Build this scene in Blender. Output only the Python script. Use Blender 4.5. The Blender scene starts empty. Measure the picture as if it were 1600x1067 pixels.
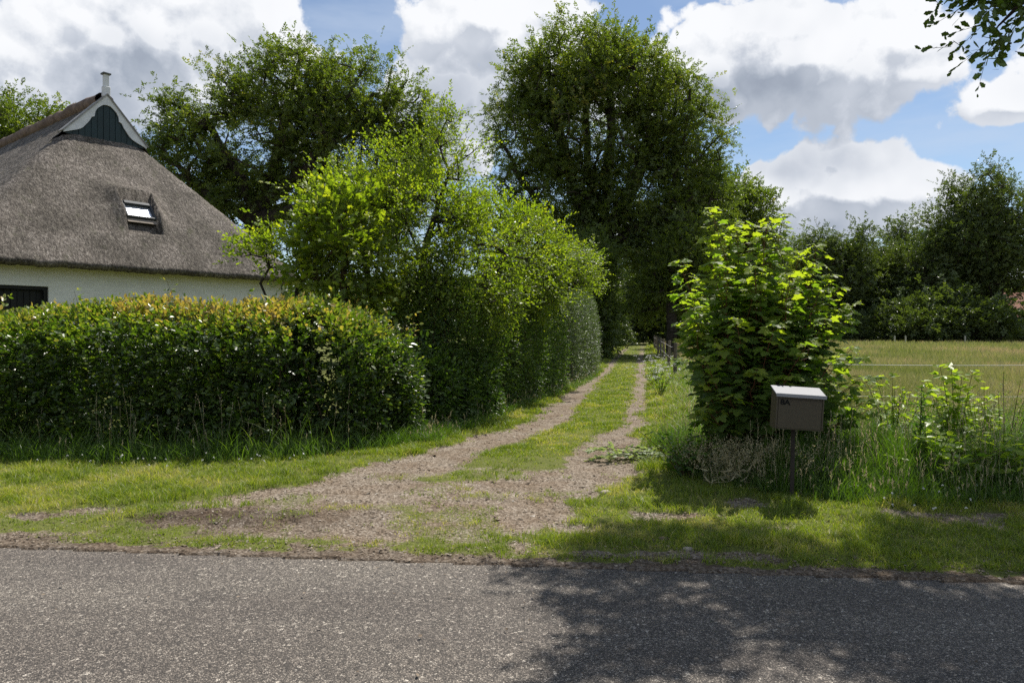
import bpy, math, random
import numpy as np
from mathutils import Vector

R = math.radians
scene = bpy.context.scene
col = scene.collection

# ------------------------------------------------------------------ camera
F = 1067.0 / 1600.0            # focal length in picture widths
CAM_Z = 1.6
cam_d = bpy.data.cameras.new('camera')
cam = bpy.data.objects.new('camera', cam_d)
col.objects.link(cam)
cam.location = (0, 0, CAM_Z)
cam.rotation_euler = (R(90), 0, 0)
cam_d.sensor_width = 36.0
cam_d.lens = 36.0 * F
cam_d.shift_y = -0.0116
cam_d.clip_start = 0.05
cam_d.clip_end = 3000
scene.camera = cam

# ------------------------------------------------------------------ light
SUN_EL, SUN_AZ = 58.0, 30.0      # azimuth: degrees to the right of +Y
sd = Vector((math.sin(R(SUN_AZ)) * math.cos(R(SUN_EL)), math.cos(R(SUN_AZ)) * math.cos(R(SUN_EL)), math.sin(R(SUN_EL))))
sun_d = bpy.data.lights.new('sun', 'SUN')
sun_d.energy = 4.6
sun_d.angle = R(0.5)
sun_d.color = (1.0, 0.955, 0.88)
sun = bpy.data.objects.new('sun', sun_d)
sun.rotation_euler = sd.to_track_quat('Z', 'Y').to_euler()
sun.location = (0, 0, 40)
col.objects.link(sun)

scene.view_settings.view_transform = 'Standard'
scene.view_settings.look = 'None'
scene.view_settings.exposure = 0.5
scene.view_settings.gamma = 1.0
scene.cycles.max_bounces = 7
scene.cycles.diffuse_bounces = 3
scene.cycles.glossy_bounces = 2
scene.cycles.transmission_bounces = 4
scene.cycles.transparent_max_bounces = 4
scene.cycles.caustics_reflective = False
scene.cycles.caustics_refractive = False
scene.cycles.use_denoising = False


# ------------------------------------------------------------------ node helpers
def N(nt, typ, ins=None, **kw):
    n = nt.nodes.new(typ)
    for k, v in kw.items():
        setattr(n, k, v)
    if ins:
        for k, v in ins.items():
            s = n.inputs[k]
            if isinstance(v, bpy.types.NodeSocket):
                nt.links.new(v, s)
            else:
                s.default_value = v
    return n


def M(nt, op, a, b=None, c=None, clamp=False):
    n = nt.nodes.new('ShaderNodeMath')
    n.operation = op
    n.use_clamp = clamp
    for i, v in enumerate((a, b, c)):
        if v is None:
            continue
        if isinstance(v, bpy.types.NodeSocket):
            nt.links.new(v, n.inputs[i])
        else:
            n.inputs[i].default_value = v
    return n.outputs[0]


def VM(nt, op, a, b=None, c=None):
    n = nt.nodes.new('ShaderNodeVectorMath')
    n.operation = op
    for i, v in enumerate((a, b, c)):
        if v is None:
            continue
        if isinstance(v, bpy.types.NodeSocket):
            nt.links.new(v, n.inputs[i])
        else:
            n.inputs[i].default_value = v
    return n.outputs['Value'] if op in ('LENGTH', 'DOT_PRODUCT', 'DISTANCE') else n.outputs[0]


def RMP(nt, v, lo, hi, a=0.0, b=1.0, smooth=True):
    n = nt.nodes.new('ShaderNodeMapRange')
    n.interpolation_type = 'SMOOTHSTEP' if smooth else 'LINEAR'
    nt.links.new(v, n.inputs['Value'])
    n.inputs['From Min'].default_value = lo
    n.inputs['From Max'].default_value = hi
    n.inputs['To Min'].default_value = a
    n.inputs['To Max'].default_value = b
    return n.outputs['Result']


def MIX(nt, f, a, b, mode='MIX'):
    n = nt.nodes.new('ShaderNodeMix')
    n.data_type = 'RGBA'
    n.blend_type = mode
    for s, v in ((n.inputs[0], f), (n.inputs[6], a), (n.inputs[7], b)):
        if isinstance(v, bpy.types.NodeSocket):
            nt.links.new(v, s)
        elif isinstance(v, (tuple, list)):
            s.default_value = (*v[:3], 1)
        else:
            s.default_value = v
    return n.outputs[2]


def RAMP(nt, v, stops):
    n = nt.nodes.new('ShaderNodeValToRGB')
    nt.links.new(v, n.inputs[0])
    e = n.color_ramp.elements
    while len(e) < len(stops):
        e.new(0.5)
    for el, (p, c) in zip(e, stops):
        el.position = p
        el.color = (*c, 1)
    return n.outputs[0]


def NOISE(nt, vec, scale, detail=4, rough=0.5, dist=0.0):
    n = N(nt, 'ShaderNodeTexNoise', {'Scale': scale, 'Detail': detail, 'Roughness': rough, 'Distortion': dist})
    if vec is not None:
        nt.links.new(vec, n.inputs['Vector'])
    return n.outputs['Fac']


# ------------------------------------------------------------------ world: sky and cumulus clouds
def make_world():
    w = bpy.data.worlds.new('World')
    scene.world = w
    w.use_nodes = True
    nt = w.node_tree
    nt.nodes.clear()
    sky = nt.nodes.new('ShaderNodeTexSky')
    sky.sky_type = 'NISHITA'
    sky.sun_disc = False
    sky.sun_elevation = R(SUN_EL)
    sky.sun_rotation = R(SUN_AZ)
    sky.air_density = 1.0
    sky.dust_density = 0.25
    sky.ozone_density = 1.6
    # cloud density as a function of the viewing direction
    def density_group(hi):
        g = bpy.data.node_groups.new('cloud_density', 'ShaderNodeTree')
        g.interface.new_socket('dir', in_out='INPUT', socket_type='NodeSocketVector')
        g.interface.new_socket('density', in_out='OUTPUT', socket_type='NodeSocketFloat')
        gi = g.nodes.new('NodeGroupInput')
        go = g.nodes.new('NodeGroupOutput')
        d = gi.outputs[0]
        sp = N(g, 'ShaderNodeSeparateXYZ', {0: d})
        X, Y, Z = sp.outputs
        yy = M(g, 'MAXIMUM', Y, 0.12)
        u = M(g, 'DIVIDE', X, yy)
        v = M(g, 'DIVIDE', Z, yy)
        uv = N(g, 'ShaderNodeCombineXYZ', {0: u, 1: v, 2: 0.0}).outputs[0]

        def px(x, y):
            return ((x - 800) / 1067, (515 - y) / 1067)
        # (centre, half width, half height in the sky, weight)
        blobs = [
            (200, 60, 330, 200, 1.0), (20, 190, 260, 120, .95), (425, 30, 80, 110, .9),
            (760, 30, 165, 95, 1.0), (700, 165, 120, 100, 1.0), (720, 240, 90, 60, .9), (900, 130, 200, 110, .9), (1030, 130, 120, 80, .9),
            (1265, 86, 245, 112, 1.15), (1130, 130, 110, 90, .9), (1400, 60, 150, 115, 1.0),
            (1335, 298, 220, 72, 1.1), (1220, 315, 150, 80, 1.0), (1180, 350, 130, 60, .9),
            (1585, 160, 120, 42, 0.9), (1900, 120, 200, 120, 0.8), (-400, 100, 300, 160, .9),
            (900, -260, 420, 100, 0.7), (300, -420, 400, 170, .9), (1700, -400, 350, 200, .9)]
        acc = None
        for (x, y, rx, ry, wt) in blobs:
            cx, cz = px(x, y)
            q = VM(g, 'SUBTRACT', uv, (cx, cz, 0))
            q = VM(g, 'MULTIPLY', q, (1067 / rx, 1067 / ry, 0))
            L = VM(g, 'LENGTH', q)
            b = RMP(g, L, 1.25, 0.0, 0.0, wt, smooth=False)
            acc = b if acc is None else M(g, 'SMOOTH_MAX', acc, b, 0.25)
        # generic clouds elsewhere
        pz = M(g, 'ADD', M(g, 'ABSOLUTE', Z), 0.22)
        pl = N(g, 'ShaderNodeCombineXYZ', {0: M(g, 'DIVIDE', X, pz), 1: M(g, 'DIVIDE', Y, pz), 2: 3.1}).outputs[0]
        gen = NOISE(g, pl, 0.9, 3, 0.5)
        back = RMP(g, Y, 0.30, 0.08)
        acc = M(g, 'MAXIMUM', acc, M(g, 'MULTIPLY', back, M(g, 'MULTIPLY', RMP(g, gen, .44, .66), .9)))
        if hi:
            n1 = NOISE(g, d, 5.5, 9, 0.62)
            vo = N(g, 'ShaderNodeTexVoronoi', {'Scale': 24.0}, feature='F1')
            g.links.new(VM(g, 'ADD', d, VM(g, 'MULTIPLY', N(g, 'ShaderNodeTexNoise', {'Vector': d, 'Scale': 11.0, 'Detail': 2.0}).outputs['Color'], (.09, .09, .09))), vo.inputs['Vector'])
            puff = M(g, 'MULTIPLY', M(g, 'SUBTRACT', 0.45, vo.outputs['Distance']), .32)
        else:
            n1 = NOISE(g, d, 5.5, 3.5, 0.57)
            puff = 0.0
        dens = M(g, 'ADD', acc, M(g, 'MULTIPLY', M(g, 'SUBTRACT', n1, 0.5), 1.35))
        dens = M(g, 'ADD', dens, puff)
        dens = M(g, 'SUBTRACT', dens, RMP(g, acc, 0.0, .12, .55, .24))
        g.links.new(dens, go.inputs[0])
        return g
    g_hi, g_lo = density_group(True), density_group(False)

    tc = nt.nodes.new('ShaderNodeTexCoord')
    D = tc.outputs['Generated']

    def dens_at(off, g=g_lo):
        n = nt.nodes.new('ShaderNodeGroup')
        n.node_tree = g
        nt.links.new(VM(nt, 'ADD', D, off) if off else D, n.inputs[0])
        return n.outputs[0]
    d0 = dens_at(None, g_hi)
    d1 = dens_at((0.008, 0.0, 0.022), g_hi)
    d2 = dens_at((0.02, 0.0, 0.10))
    cov = RMP(nt, d0, 0.0, 0.10)
    # self-shadowing: cloud that has more cloud between it and the sun is greyer
    relief = RMP(nt, M(nt, 'SUBTRACT', d1, d0), -0.10, 0.12, 0, 1, smooth=False)
    thick = RMP(nt, d2, -0.12, 0.50, 0, 1)
    core = RMP(nt, d0, 0.05, .80, 0, 1)
    sh = M(nt, 'ADD', M(nt, 'MULTIPLY', thick, 0.55), M(nt, 'MULTIPLY', relief, 0.50))
    sh = M(nt, 'MULTIPLY', sh, M(nt, 'ADD', .58, M(nt, 'MULTIPLY', core, .55)))
    ccol = RAMP(nt, sh, [(0.0, (.68, .69, .71)), (0.22, (.58, .60, .635)), (0.42, (.43, .46, .515)), (0.78, (.28, .315, .375)), (1.0, (.22, .25, .31))])
    # thin veil
    veil = RMP(nt, NOISE(nt, VM(nt, 'MULTIPLY', D, (2.2, 2.2, 9.0)), 1.6, 5, .55), .36, .74, 0.0, 0.50)
    skyc = MIX(nt, 1.0, sky.outputs[0], (0.080, 0.080, 0.080), 'MULTIPLY')
    skyc = MIX(nt, veil, skyc, (.42, .49, .60))
    cc = MIX(nt, cov, skyc, ccol)
    bg = N(nt, 'ShaderNodeBackground', {'Color': cc, 'Strength': 1.0})
    # below the horizon: plain sky colour
    out = nt.nodes.new('ShaderNodeOutputWorld')
    nt.links.new(bg.outputs[0], out.inputs[0])
    w.cycles.sampling_method = 'MANUAL'
    w.cycles.sample_map_resolution = 512


make_world()


# ------------------------------------------------------------------ numpy helpers
def at(px, py, Y):
    """the point at depth Y that the photograph shows at (px, py)"""
    return np.array([(px - 800) / 1067 * Y, Y, CAM_Z + (515 - py) / 1067 * Y])


def unit(v):
    return v / np.maximum(np.linalg.norm(v, axis=-1, keepdims=True), 1e-9)


_lat = np.random.default_rng(7).random((256, 256))


def vnoise(x, y, s=1.0, octs=3, seed=0):
    x = np.asarray(x, float) * s + seed * 17.3 + 1000
    y = np.asarray(y, float) * s + seed * 31.7 + 1000
    tot = 0; amp = 1; nrm = 0
    for _ in range(octs):
        xi = np.floor(x).astype(int); yi = np.floor(y).astype(int)
        fx = x - xi; fy = y - yi
        fx = fx * fx * (3 - 2 * fx); fy = fy * fy * (3 - 2 * fy)
        a = _lat[xi % 256, yi % 256]; b = _lat[(xi + 1) % 256, yi % 256]
        c = _lat[xi % 256, (yi + 1) % 256]; d = _lat[(xi + 1) % 256, (yi + 1) % 256]
        tot = tot + amp * ((a * (1 - fx) + b * fx) * (1 - fy) + (c * (1 - fx) + d * fx) * fy)
        nrm += amp; amp *= .5; x = x * 2.03 + 11; y = y * 2.03 + 5
    return tot / nrm


def sstep(a, b, x):
    t = np.clip((np.asarray(x, float) - a) / (b - a), 0, 1)
    return t * t * (3 - 2 * t)


def mesh(name, V, faces, mat=None, parent=None, attrs=None, smooth=False, link=True):
    """faces: list of (n,k) index arrays"""
    me = bpy.data.meshes.new(name)
    V = np.ascontiguousarray(V, dtype=np.float32)
    me.vertices.add(len(V))
    me.vertices.foreach_set('co', V.ravel())
    faces = [np.asarray(f, dtype=np.int32) for f in faces if len(f)]
    li = np.concatenate([f.ravel() for f in faces])
    ls = []; o = 0
    for f in faces:
        ls.append(o + np.arange(len(f), dtype=np.int32) * f.shape[1]); o += f.size
    ls = np.concatenate(ls).astype(np.int32)
    me.loops.add(len(li))
    me.loops.foreach_set('vertex_index', li)
    me.polygons.add(len(ls))
    me.polygons.foreach_set('loop_start', ls)
    me.update(calc_edges=True)
    if attrs:
        for k, a in attrs.items():
            at_ = me.attributes.new(k, 'FLOAT', 'POINT')
            at_.data.foreach_set('value', np.ascontiguousarray(a, dtype=np.float32))
    me.polygons.foreach_set('use_smooth', np.full(len(ls), bool(smooth)))
    if mat:
        me.materials.append(mat)
    o = bpy.data.objects.new(name, me)
    if link:
        col.objects.link(o)
    if parent:
        o.parent = parent
    return o


def tag(o, label=None, cat=None, group=None, kind=None):
    if label: o['label'] = label
    if cat: o['category'] = cat
    if group: o['group'] = group
    if kind: o['kind'] = kind
    return o


def empty(name, loc=(0, 0, 0), rz=0, **kw):
    o = bpy.data.objects.new(name, None)
    o.empty_display_size = .2
    o.location = [float(c) for c in loc]
    o.rotation_euler = (0, 0, rz)
    col.objects.link(o)
    tag(o, **kw)
    return o


class Buf:
    """collects shapes for one mesh object"""
    def __init__(s):
        s.v = []; s.f = []; s.n = 0; s.a = []

    def add(s, V, faces, tone=0.5):
        V = np.asarray(V, float).reshape(-1, 3)
        s.v.append(V)
        for f in faces:
            if len(f):
                s.f.append(np.asarray(f, int) + s.n)
        s.n += len(V)
        s.a.append(np.broadcast_to(np.asarray(tone, float), (len(V),)))
        return s

    def box(s, c, size, rot=None, bevel=0.0):
        x, y, z = [q / 2 for q in size]
        b = min(bevel, x * .9, y * .9, z * .9)
        if b <= 0:
            V = np.array([[i, j, k] for i in (-x, x) for j in (-y, y) for k in (-z, z)])
            Fq = np.array([[0, 1, 3, 2], [4, 6, 7, 5], [0, 4, 5, 1], [2, 3, 7, 6], [0, 2, 6, 4], [1, 5, 7, 3]])
            fs = [Fq]
        else:
            import bmesh
            bm = bmesh.new()
            bmesh.ops.create_cube(bm, size=1)
            for v in bm.verts:
                v.co = Vector((v.co.x * 2 * x, v.co.y * 2 * y, v.co.z * 2 * z))
            bmesh.ops.bevel(bm, geom=bm.edges[:], offset=b, segments=2, affect='EDGES', profile=.5)
            bm.verts.index_update()
            V = np.array([v.co[:] for v in bm.verts])
            fs = {}
            for f in bm.faces:
                fs.setdefault(len(f.verts), []).append([v.index for v in f.verts])
            fs = [np.array(q) for q in fs.values()]
            bm.free()
        if rot is not None:
            V = V @ np.asarray(rot).T
        return s.add(V + np.asarray(c), fs)

    def tubes(s, P0, P1, r0, r1, n=5, tone=0.5):
        P0 = np.atleast_2d(P0).astype(float); P1 = np.atleast_2d(P1).astype(float)
        r0 = np.broadcast_to(r0, (len(P0),)); r1 = np.broadcast_to(r1, (len(P0),))
        d = unit(P1 - P0)
        ref = np.where(np.abs(d[:, 2:3]) > .9, np.array([[1., 0, 0]]), np.array([[0, 0, 1.]]))
        a = unit(np.cross(d, ref)); b = np.cross(d, a)
        th = np.arange(n) / n * 2 * np.pi
        ring = np.cos(th)[None, :, None] * a[:, None] + np.sin(th)[None, :, None] * b[:, None]
        V = np.concatenate([P0[:, None] + ring * r0[:, None, None], P1[:, None] + ring * r1[:, None, None]], 1)
        i = np.arange(n); j = (i + 1) % n
        Fq = np.stack([i, j, j + n, i + n], 1)[None] + (np.arange(len(P0)) * 2 * n)[:, None, None]
        tn = np.repeat(np.broadcast_to(tone, (len(P0),)), 2 * n)
        return s.add(V.reshape(-1, 3), [Fq.reshape(-1, 4)], tn)

    def prism(s, pts2, origin, ax, ay, az, depth):
        """outline pts2 in the plane (ax, ay) at origin, extruded along az"""
        pts2 = np.asarray(pts2, float)
        A = np.asarray(origin) + pts2[:, :1] * ax + pts2[:, 1:] * ay
        B = A + np.asarray(az) * depth
        n = len(A)
        i = np.arange(n); j = (i + 1) % n
        return s.add(np.concatenate([A, B]), [np.stack([i, j, j + n, i + n], 1), np.arange(n)[None, ::-1], (np.arange(n) + n)[None]])

    def build(s, name, mat, parent=None, smooth=False):
        return mesh(name, np.concatenate(s.v), s.f, mat, parent, {'tone': np.concatenate(s.a)}, smooth)


# ------------------------------------------------------------------ materials
def new_mat(name):
    m = bpy.data.materials.new(name)
    m.use_nodes = True
    nt = m.node_tree
    nt.nodes.clear()
    out = nt.nodes.new('ShaderNodeOutputMaterial')
    return m, nt, out


def leaf_mat(name, stops, trans=0.45, rough=0.42, spec=0.45, tboost=(1.5, 1.7, .55), bsignal=0.0):
    """stops: colour ramp over the per-leaf tone (young leaves at the top end)"""
    m, nt, out = new_mat(name)
    t = N(nt, 'ShaderNodeAttribute', attribute_name='tone').outputs['Fac']
    c = RAMP(nt, t, stops)
    geo = nt.nodes.new('ShaderNodeNewGeometry')
    # underside of a leaf is paler and matt
    cb = MIX(nt, M(nt, 'MULTIPLY', geo.outputs['Backfacing'], .35), c, (.16, .20, .10))
    p = N(nt, 'ShaderNodeBsdfPrincipled', {'Base Color': cb, 'Roughness': rough, 'Specular IOR Level': spec})
    tc = MIX(nt, 1.0, c, tboost, 'MULTIPLY')
    tr = N(nt, 'ShaderNodeBsdfTranslucent', {'Color': tc})
    mx = N(nt, 'ShaderNodeMixShader', {0: trans, 1: p.outputs[0], 2: tr.outputs[0]})
    nt.links.new(mx.outputs[0], out.inputs[0])
    return m


def simple_mat(name, colr, rough=.7, spec=.3, noise=0.0, nscale=8.0, bump=0.0, bscale=40.0, metallic=0.0, col2=None, stretch=None):
    m, nt, out = new_mat(name)
    tc = nt.nodes.new('ShaderNodeTexCoord').outputs['Object']
    vec = VM(nt, 'MULTIPLY', tc, stretch) if stretch else tc
    c = colr
    if noise > 0 or col2:
        f = RMP(nt, NOISE(nt, vec, nscale, 6, .6), .3, .7)
        c2 = col2 or tuple(q * (1 - noise) for q in colr)
        c = MIX(nt, f, colr, c2)
    p = N(nt, 'ShaderNodeBsdfPrincipled', {'Roughness': rough, 'Specular IOR Level': spec, 'Metallic': metallic})
    if isinstance(c, tuple):
        p.inputs['Base Color'].default_value = (*c, 1)
    else:
        nt.links.new(c, p.inputs['Base Color'])
    if bump > 0:
        b = N(nt, 'ShaderNodeBump', {'Height': NOISE(nt, vec, bscale, 4, .6), 'Strength': 1.0, 'Distance': bump})
        nt.links.new(b.outputs[0], p.inputs['Normal'])
    nt.links.new(p.outputs[0], out.inputs[0])
    return m


MAT = {}
MAT['oak'] = leaf_mat('oak_leaf', [(0, (.060, .090, .015)), (.5, (.115, .150, .025)), (.85, (.18, .21, .035)), (1, (.27, .24, .055))], .46)
MAT['oak_near'] = leaf_mat('oak_leaf_near', [(0, (.05, .09, .014)), (.6, (.10, .155, .024)), (1, (.15, .19, .035))], .40)
MAT['hawthorn'] = leaf_mat('hawthorn_leaf', [(0, (.075, .120, .012)), (.5, (.175, .235, .020)), (.85, (.27, .32, .026)), (1, (.40, .40, .035))], .50)
MAT['maple'] = leaf_mat('maple_leaf', [(0, (.04, .085, .016)), (.5, (.095, .155, .022)), (.8, (.165, .24, .030)), (1, (.30, .34, .038))], .62, rough=.5, spec=.3)
MAT['beech'] = leaf_mat('beech_leaf', [(0, (.022, .048, .008)), (.45, (.045, .085, .012)), (.66, (.13, .20, .02)), (.82, (.29, .32, .05)), (1, (.46, .31, .11))], .36, rough=.34, spec=.55)
MAT['hedge'] = leaf_mat('hedge_leaf', [(0, (.030, .062, .012)), (.5, (.065, .12, .02)), (.85, (.14, .21, .03)), (1, (.22, .30, .045))], .36)
MAT['grey_hedge'] = leaf_mat('grey_hedge_leaf', [(0, (.045, .07, .03)), (.6, (.085, .12, .055)), (1, (.14, .18, .085))], .3)
MAT['far'] = leaf_mat('far_leaf', [(0, (.050, .072, .020)), (.5, (.088, .115, .028)), (1, (.15, .18, .04))], .34)
MAT['grass'] = leaf_mat('grass_blade', [(0, (.085, .130, .012)), (.5, (.20, .25, .022)), (.8, (.31, .33, .038)), (1, (.48, .39, .19))], .42, rough=.5)
MAT['tallgrass'] = leaf_mat('tall_grass_blade', [(0, (.045, .095, .012)), (.6, (.11, .185, .022)), (.9, (.20, .26, .045)), (1, (.38, .33, .17))], .42, rough=.45)
MAT['meadow'] = leaf_mat('meadow_blade', [(0, (.13, .19, .034)), (.45, (.25, .285, .075)), (.75, (.42, .385, .19)), (1, (.52, .37, .26))], .30, rough=.7, spec=.2, tboost=(1.2, 1.2, .8))
MAT['dry'] = leaf_mat('dry_grass', [(0, (.30, .25, .12)), (1, (.58, .50, .33))], .4, rough=.7, tboost=(1.1, 1.05, .9))
MAT['weed'] = leaf_mat('weed_leaf', [(0, (.05, .11, .02)), (.5, (.14, .24, .03)), (1, (.38, .44, .05))], .46)
MAT['petal'] = simple_mat('petal', (.75, .73, .70), .8, .2)
MAT['bark'] = simple_mat('bark', (.075, .062, .048), .95, .1, .55, 6, .02, 14)
MAT['twig'] = simple_mat('twig', (.11, .075, .045), .85, .15, .4, 9)
MAT['redtwig'] = simple_mat('red_twig', (.16, .06, .035), .7, .3, .4, 9)
MAT['post'] = simple_mat('post_wood', (.23, .19, .145), .9, .15, .5, 5, .006, 30, stretch=(6, 6, 1))
MAT['wire'] = simple_mat('white_tape', (.72, .70, .66), .5, .4)
MAT['white_paint'] = simple_mat('white_paint', (.74, .75, .75), .7, .2, .14, 5)
MAT['plastic'] = simple_mat('black_plastic', (.02, .02, .02), .5, .4)


# ------------------------------------------------------------------ foliage generators
TEMPL = {
    'diamond': (np.array([[0, 0, 0], [.45, .33, .08], [1, 0, -.08], [.45, -.33, .08]]), [np.array([[0, 1, 2], [0, 2, 3]])]),
    'oval': (np.array([[0, 0, 0], [.28, .27, .07], [.68, .25, .05], [1, 0, -.06], [.68, -.25, .05], [.28, -.27, .07]]),
             [np.array([[0, 1, 2, 3], [0, 3, 4, 5]])]),
    'lance': (np.array([[0, 0, 0], [.35, .11, .03], [1, 0, -.12], [.35, -.11, .03]]), [np.array([[0, 1, 2], [0, 2, 3]])]),
}
# sycamore leaf: five toothed lobes, folded a little along each vein
_o = [(0, 0), (.02, .16), (-.06, .34), (.14, .36), (.20, .52), (.34, .42), (.44, .50), (.62, .52), (.56, .36), (.60, .22), (.76, .20), (1.0, 0)]
_o = _o + [(x, -y) for x, y in reversed(_o[1:-1])]
_mv = np.array([[x, y, .10 * abs(y) * (1 if (i % 3) else -1) - .16 * x * x] for i, (x, y) in enumerate(_o)] + [[.33, 0, .05]])
_c = len(_o)
TEMPL['maple'] = (_mv, [np.array([[_c, i, (i + 1) % len(_o)] for i in range(len(_o))])])
# oak leaf rosette for the near branch: three lobed blades
_k = [(0, 0), (.15, .13), (.28, .10), (.42, .27), (.52, .17), (.70, .30), (.82, .17), (1, 0)]
_k = _k + [(x, -y) for x, y in reversed(_k[1:-1])]
TEMPL['oak'] = (np.array([[x, y, .12 * abs(y)] for x, y in _k]), [np.array([[0, i, i + 1] for i in range(1, len(_k) - 1)])])
# a small spray of three leaves
_t = TEMPL['diamond'][0]
_tv = []; _tf = []
for q, (ang, sc, off) in enumerate(((0, .62, .38), (1.0, .55, .1), (-.9, .58, .2))):
    ca, sa = math.cos(ang), math.sin(ang)
    for p in _t:
        _tv.append([off + sc * (p[0] * ca - p[1] * sa), sc * (p[0] * sa + p[1] * ca), p[2] + .1 * (q - 1)])
    _tf += [[q * 4, q * 4 + 1, q * 4 + 2], [q * 4, q * 4 + 2, q * 4 + 3]]
TEMPL['tri'] = (np.array(_tv), [np.array(_tf)])


def put_leaves(buf, P, D, Nn, size, shape, tone):
    """leaves at P along D with surface normal Nn"""
    T, fs = TEMPL[shape]
    D = unit(D)
    S = unit(np.cross(Nn, D))
    U = np.cross(D, S)
    size = np.broadcast_to(size, (len(P),))[:, None, None]
    V = P[:, None] + size * (T[None, :, 0:1] * D[:, None] + T[None, :, 1:2] * S[:, None] + T[None, :, 2:3] * U[:, None])
    k = len(T)
    off = (np.arange(len(P)) * k)[:, None, None]
    buf.add(V.reshape(-1, 3), [(f[None] + off).reshape(-1, f.shape[1]) for f in fs], np.repeat(np.clip(tone, 0, 1), k))


def sprays(lb, wb, P, D, L, nl, size, shape, rng, tone, ang=0.9, jit=.5, droop=0.15, sizevar=.25, twig_r=.003, up=1.0, young=.12):
    """twigs at P along D of length L each with nl leaves left and right of it"""
    T = len(P)
    D = unit(D)
    upv = np.array([0, 0, 1.0])
    Nn = unit(upv * up - (D @ upv)[:, None] * D * up + rng.normal(0, .45, (T, 3)))
    S = unit(np.cross(D, Nn))
    L = np.broadcast_to(L, (T,))
    tone = np.broadcast_to(tone, (T,))
    for k in range(nl):
        t = (k + .4 + .5 * rng.random(T)) / nl
        pos = P + D * (t * L)[:, None]
        pos[:, 2] -= droop * L * t * t
        sg = 1 if k % 2 else -1
        a = ang * (1 - .5 * t) if k < nl - 1 else np.zeros(T)
        ld = D * np.cos(a)[:, None] + sg * S * np.sin(a)[:, None] + rng.normal(0, .22 * jit / .5, (T, 3))
        ln = Nn + rng.normal(0, jit, (T, 3))
        sz = size * (1 + sizevar * rng.normal(0, 1, T)).clip(.45, 1.7) * (1 - .25 * t)
        put_leaves(lb, pos, ld, ln, sz, shape, tone + rng.normal(0, .13, T) + young * t)
    if wb is not None:
        E = P + D * (L * .9)[:, None]
        E[:, 2] -= droop * L * .8
        wb.tubes(P, E, twig_r, twig_r * .4, 3)


def crown_points(lobes, n, rng, inner=.55, power=.5, gap=.0):
    """points through a union of ellipsoids (cx,cy,cz,rx,ry,rz), more of them towards the outside"""
    lobes = np.asarray(lobes, float)
    vol = lobes[:, 3] * lobes[:, 4] * lobes[:, 5]
    w = vol ** .75
    idx = rng.choice(len(lobes), n * 3, p=w / w.sum())
    dr = unit(rng.normal(0, 1, (n * 3, 3)))
    rr = inner + (1 - inner) * rng.random(n * 3) ** power
    Lb = lobes[idx]
    # lumpy surface
    lump = 1 + .16 * np.sin(3.1 * dr[:, 0] + idx * 1.7) * np.cos(4.3 * dr[:, 2] + idx) + .08 * rng.normal(0, 1, n * 3)
    P = Lb[:, :3] + dr * Lb[:, 3:] * (rr * lump)[:, None]
    # drop most points that lie deep inside another lobe
    deep = np.zeros(len(P), bool)
    for q in lobes:
        deep |= np.linalg.norm((P - q[:3]) / q[3:], axis=1) < .45
    keep = ~(deep & (rng.random(len(P)) < .75))
    if gap > 0:
        s = 2.2 / lobes[:, 3].mean()
        g = vnoise(P[:, 0] + P[:, 1] * .5, P[:, 2], s, 2, 3)
        keep &= ~(g < gap)
    P = P[keep][:n]
    return P


def skeleton(trunks, tips, rng, seg=.6, rtip=.012, expo=.47, min_r=None):
    """trunks: list of polylines (first starts at the ground, others start at a point on an earlier one); each tip is
    joined to the nearest node that lies inwards of it. returns P0,P1,r0,r1"""
    nodes = []; par = []
    for tr in trunks:
        tr = [np.asarray(p, float) for p in tr]
        if nodes:
            d = np.linalg.norm(np.array(nodes) - tr[0], axis=1)
            last = int(d.argmin()); start = 1
        else:
            nodes.append(tr[0]); par.append(-1); last = 0; start = 1
        for p in tr[start:]:
            a = nodes[last]
            k = max(1, int(np.linalg.norm(p - a) / seg))
            for i in range(1, k + 1):
                q = a + (p - a) * i / k
                if i < k:
                    q = q + rng.normal(0, seg * .07, 3)
                nodes.append(q); par.append(last); last = len(nodes) - 1
    ntr = len(nodes)
    base = nodes[0]
    arr = np.zeros((ntr + len(tips) * 14 + 10, 3)); arr[:ntr] = nodes
    cnt = ntr
    tn = np.array(nodes)
    dd = np.array([np.linalg.norm(tn - t, axis=1).min() for t in tips])
    order = np.argsort(dd)
    tipn = []; tipd = []
    for ti in order:
        t = tips[ti]
        A = arr[:cnt]
        v = t - A
        dist = np.linalg.norm(v, axis=1)
        cost = dist + 1.1 * np.maximum(0, -v[:, 2]) + 0.25 * np.maximum(0, A[:, 2] - t[2])
        cost = cost + np.where(A[:, 2] < base[2] + .18 * (t[2] - base[2]), 3.0, 0)
        j = int(cost.argmin())
        a = arr[j]; dv = t - a; L = np.linalg.norm(dv)
        k = max(1, min(12, int(L / seg)))
        last = j
        bow = np.array([0, 0, 1.]) * L * .08 + rng.normal(0, L * .05, 3)
        for i in range(1, k + 1):
            s = i / k
            q = a + dv * s + bow * math.sin(math.pi * s) + (rng.normal(0, seg * .07, 3) if i < k else 0)
            if cnt >= len(arr): arr = np.concatenate([arr, np.zeros((2000, 3))])
            arr[cnt] = q; par.append(last); last = cnt; cnt += 1
        tipn.append(last); tipd.append(unit(arr[last] - arr[par[last]]))
    par = np.array(par)
    load = np.zeros(cnt)
    load[tipn] = 1
    for i in range(cnt - 1, 0, -1):
        load[par[i]] += max(load[i], .5)
    r = rtip * np.maximum(load, .5) ** expo
    i = np.arange(1, cnt)
    return arr[par[i]], arr[i], r[par[i]] * .96, r[i], np.array(tipn), arr[tipn], np.array(tipd), arr[:cnt], r


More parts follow.
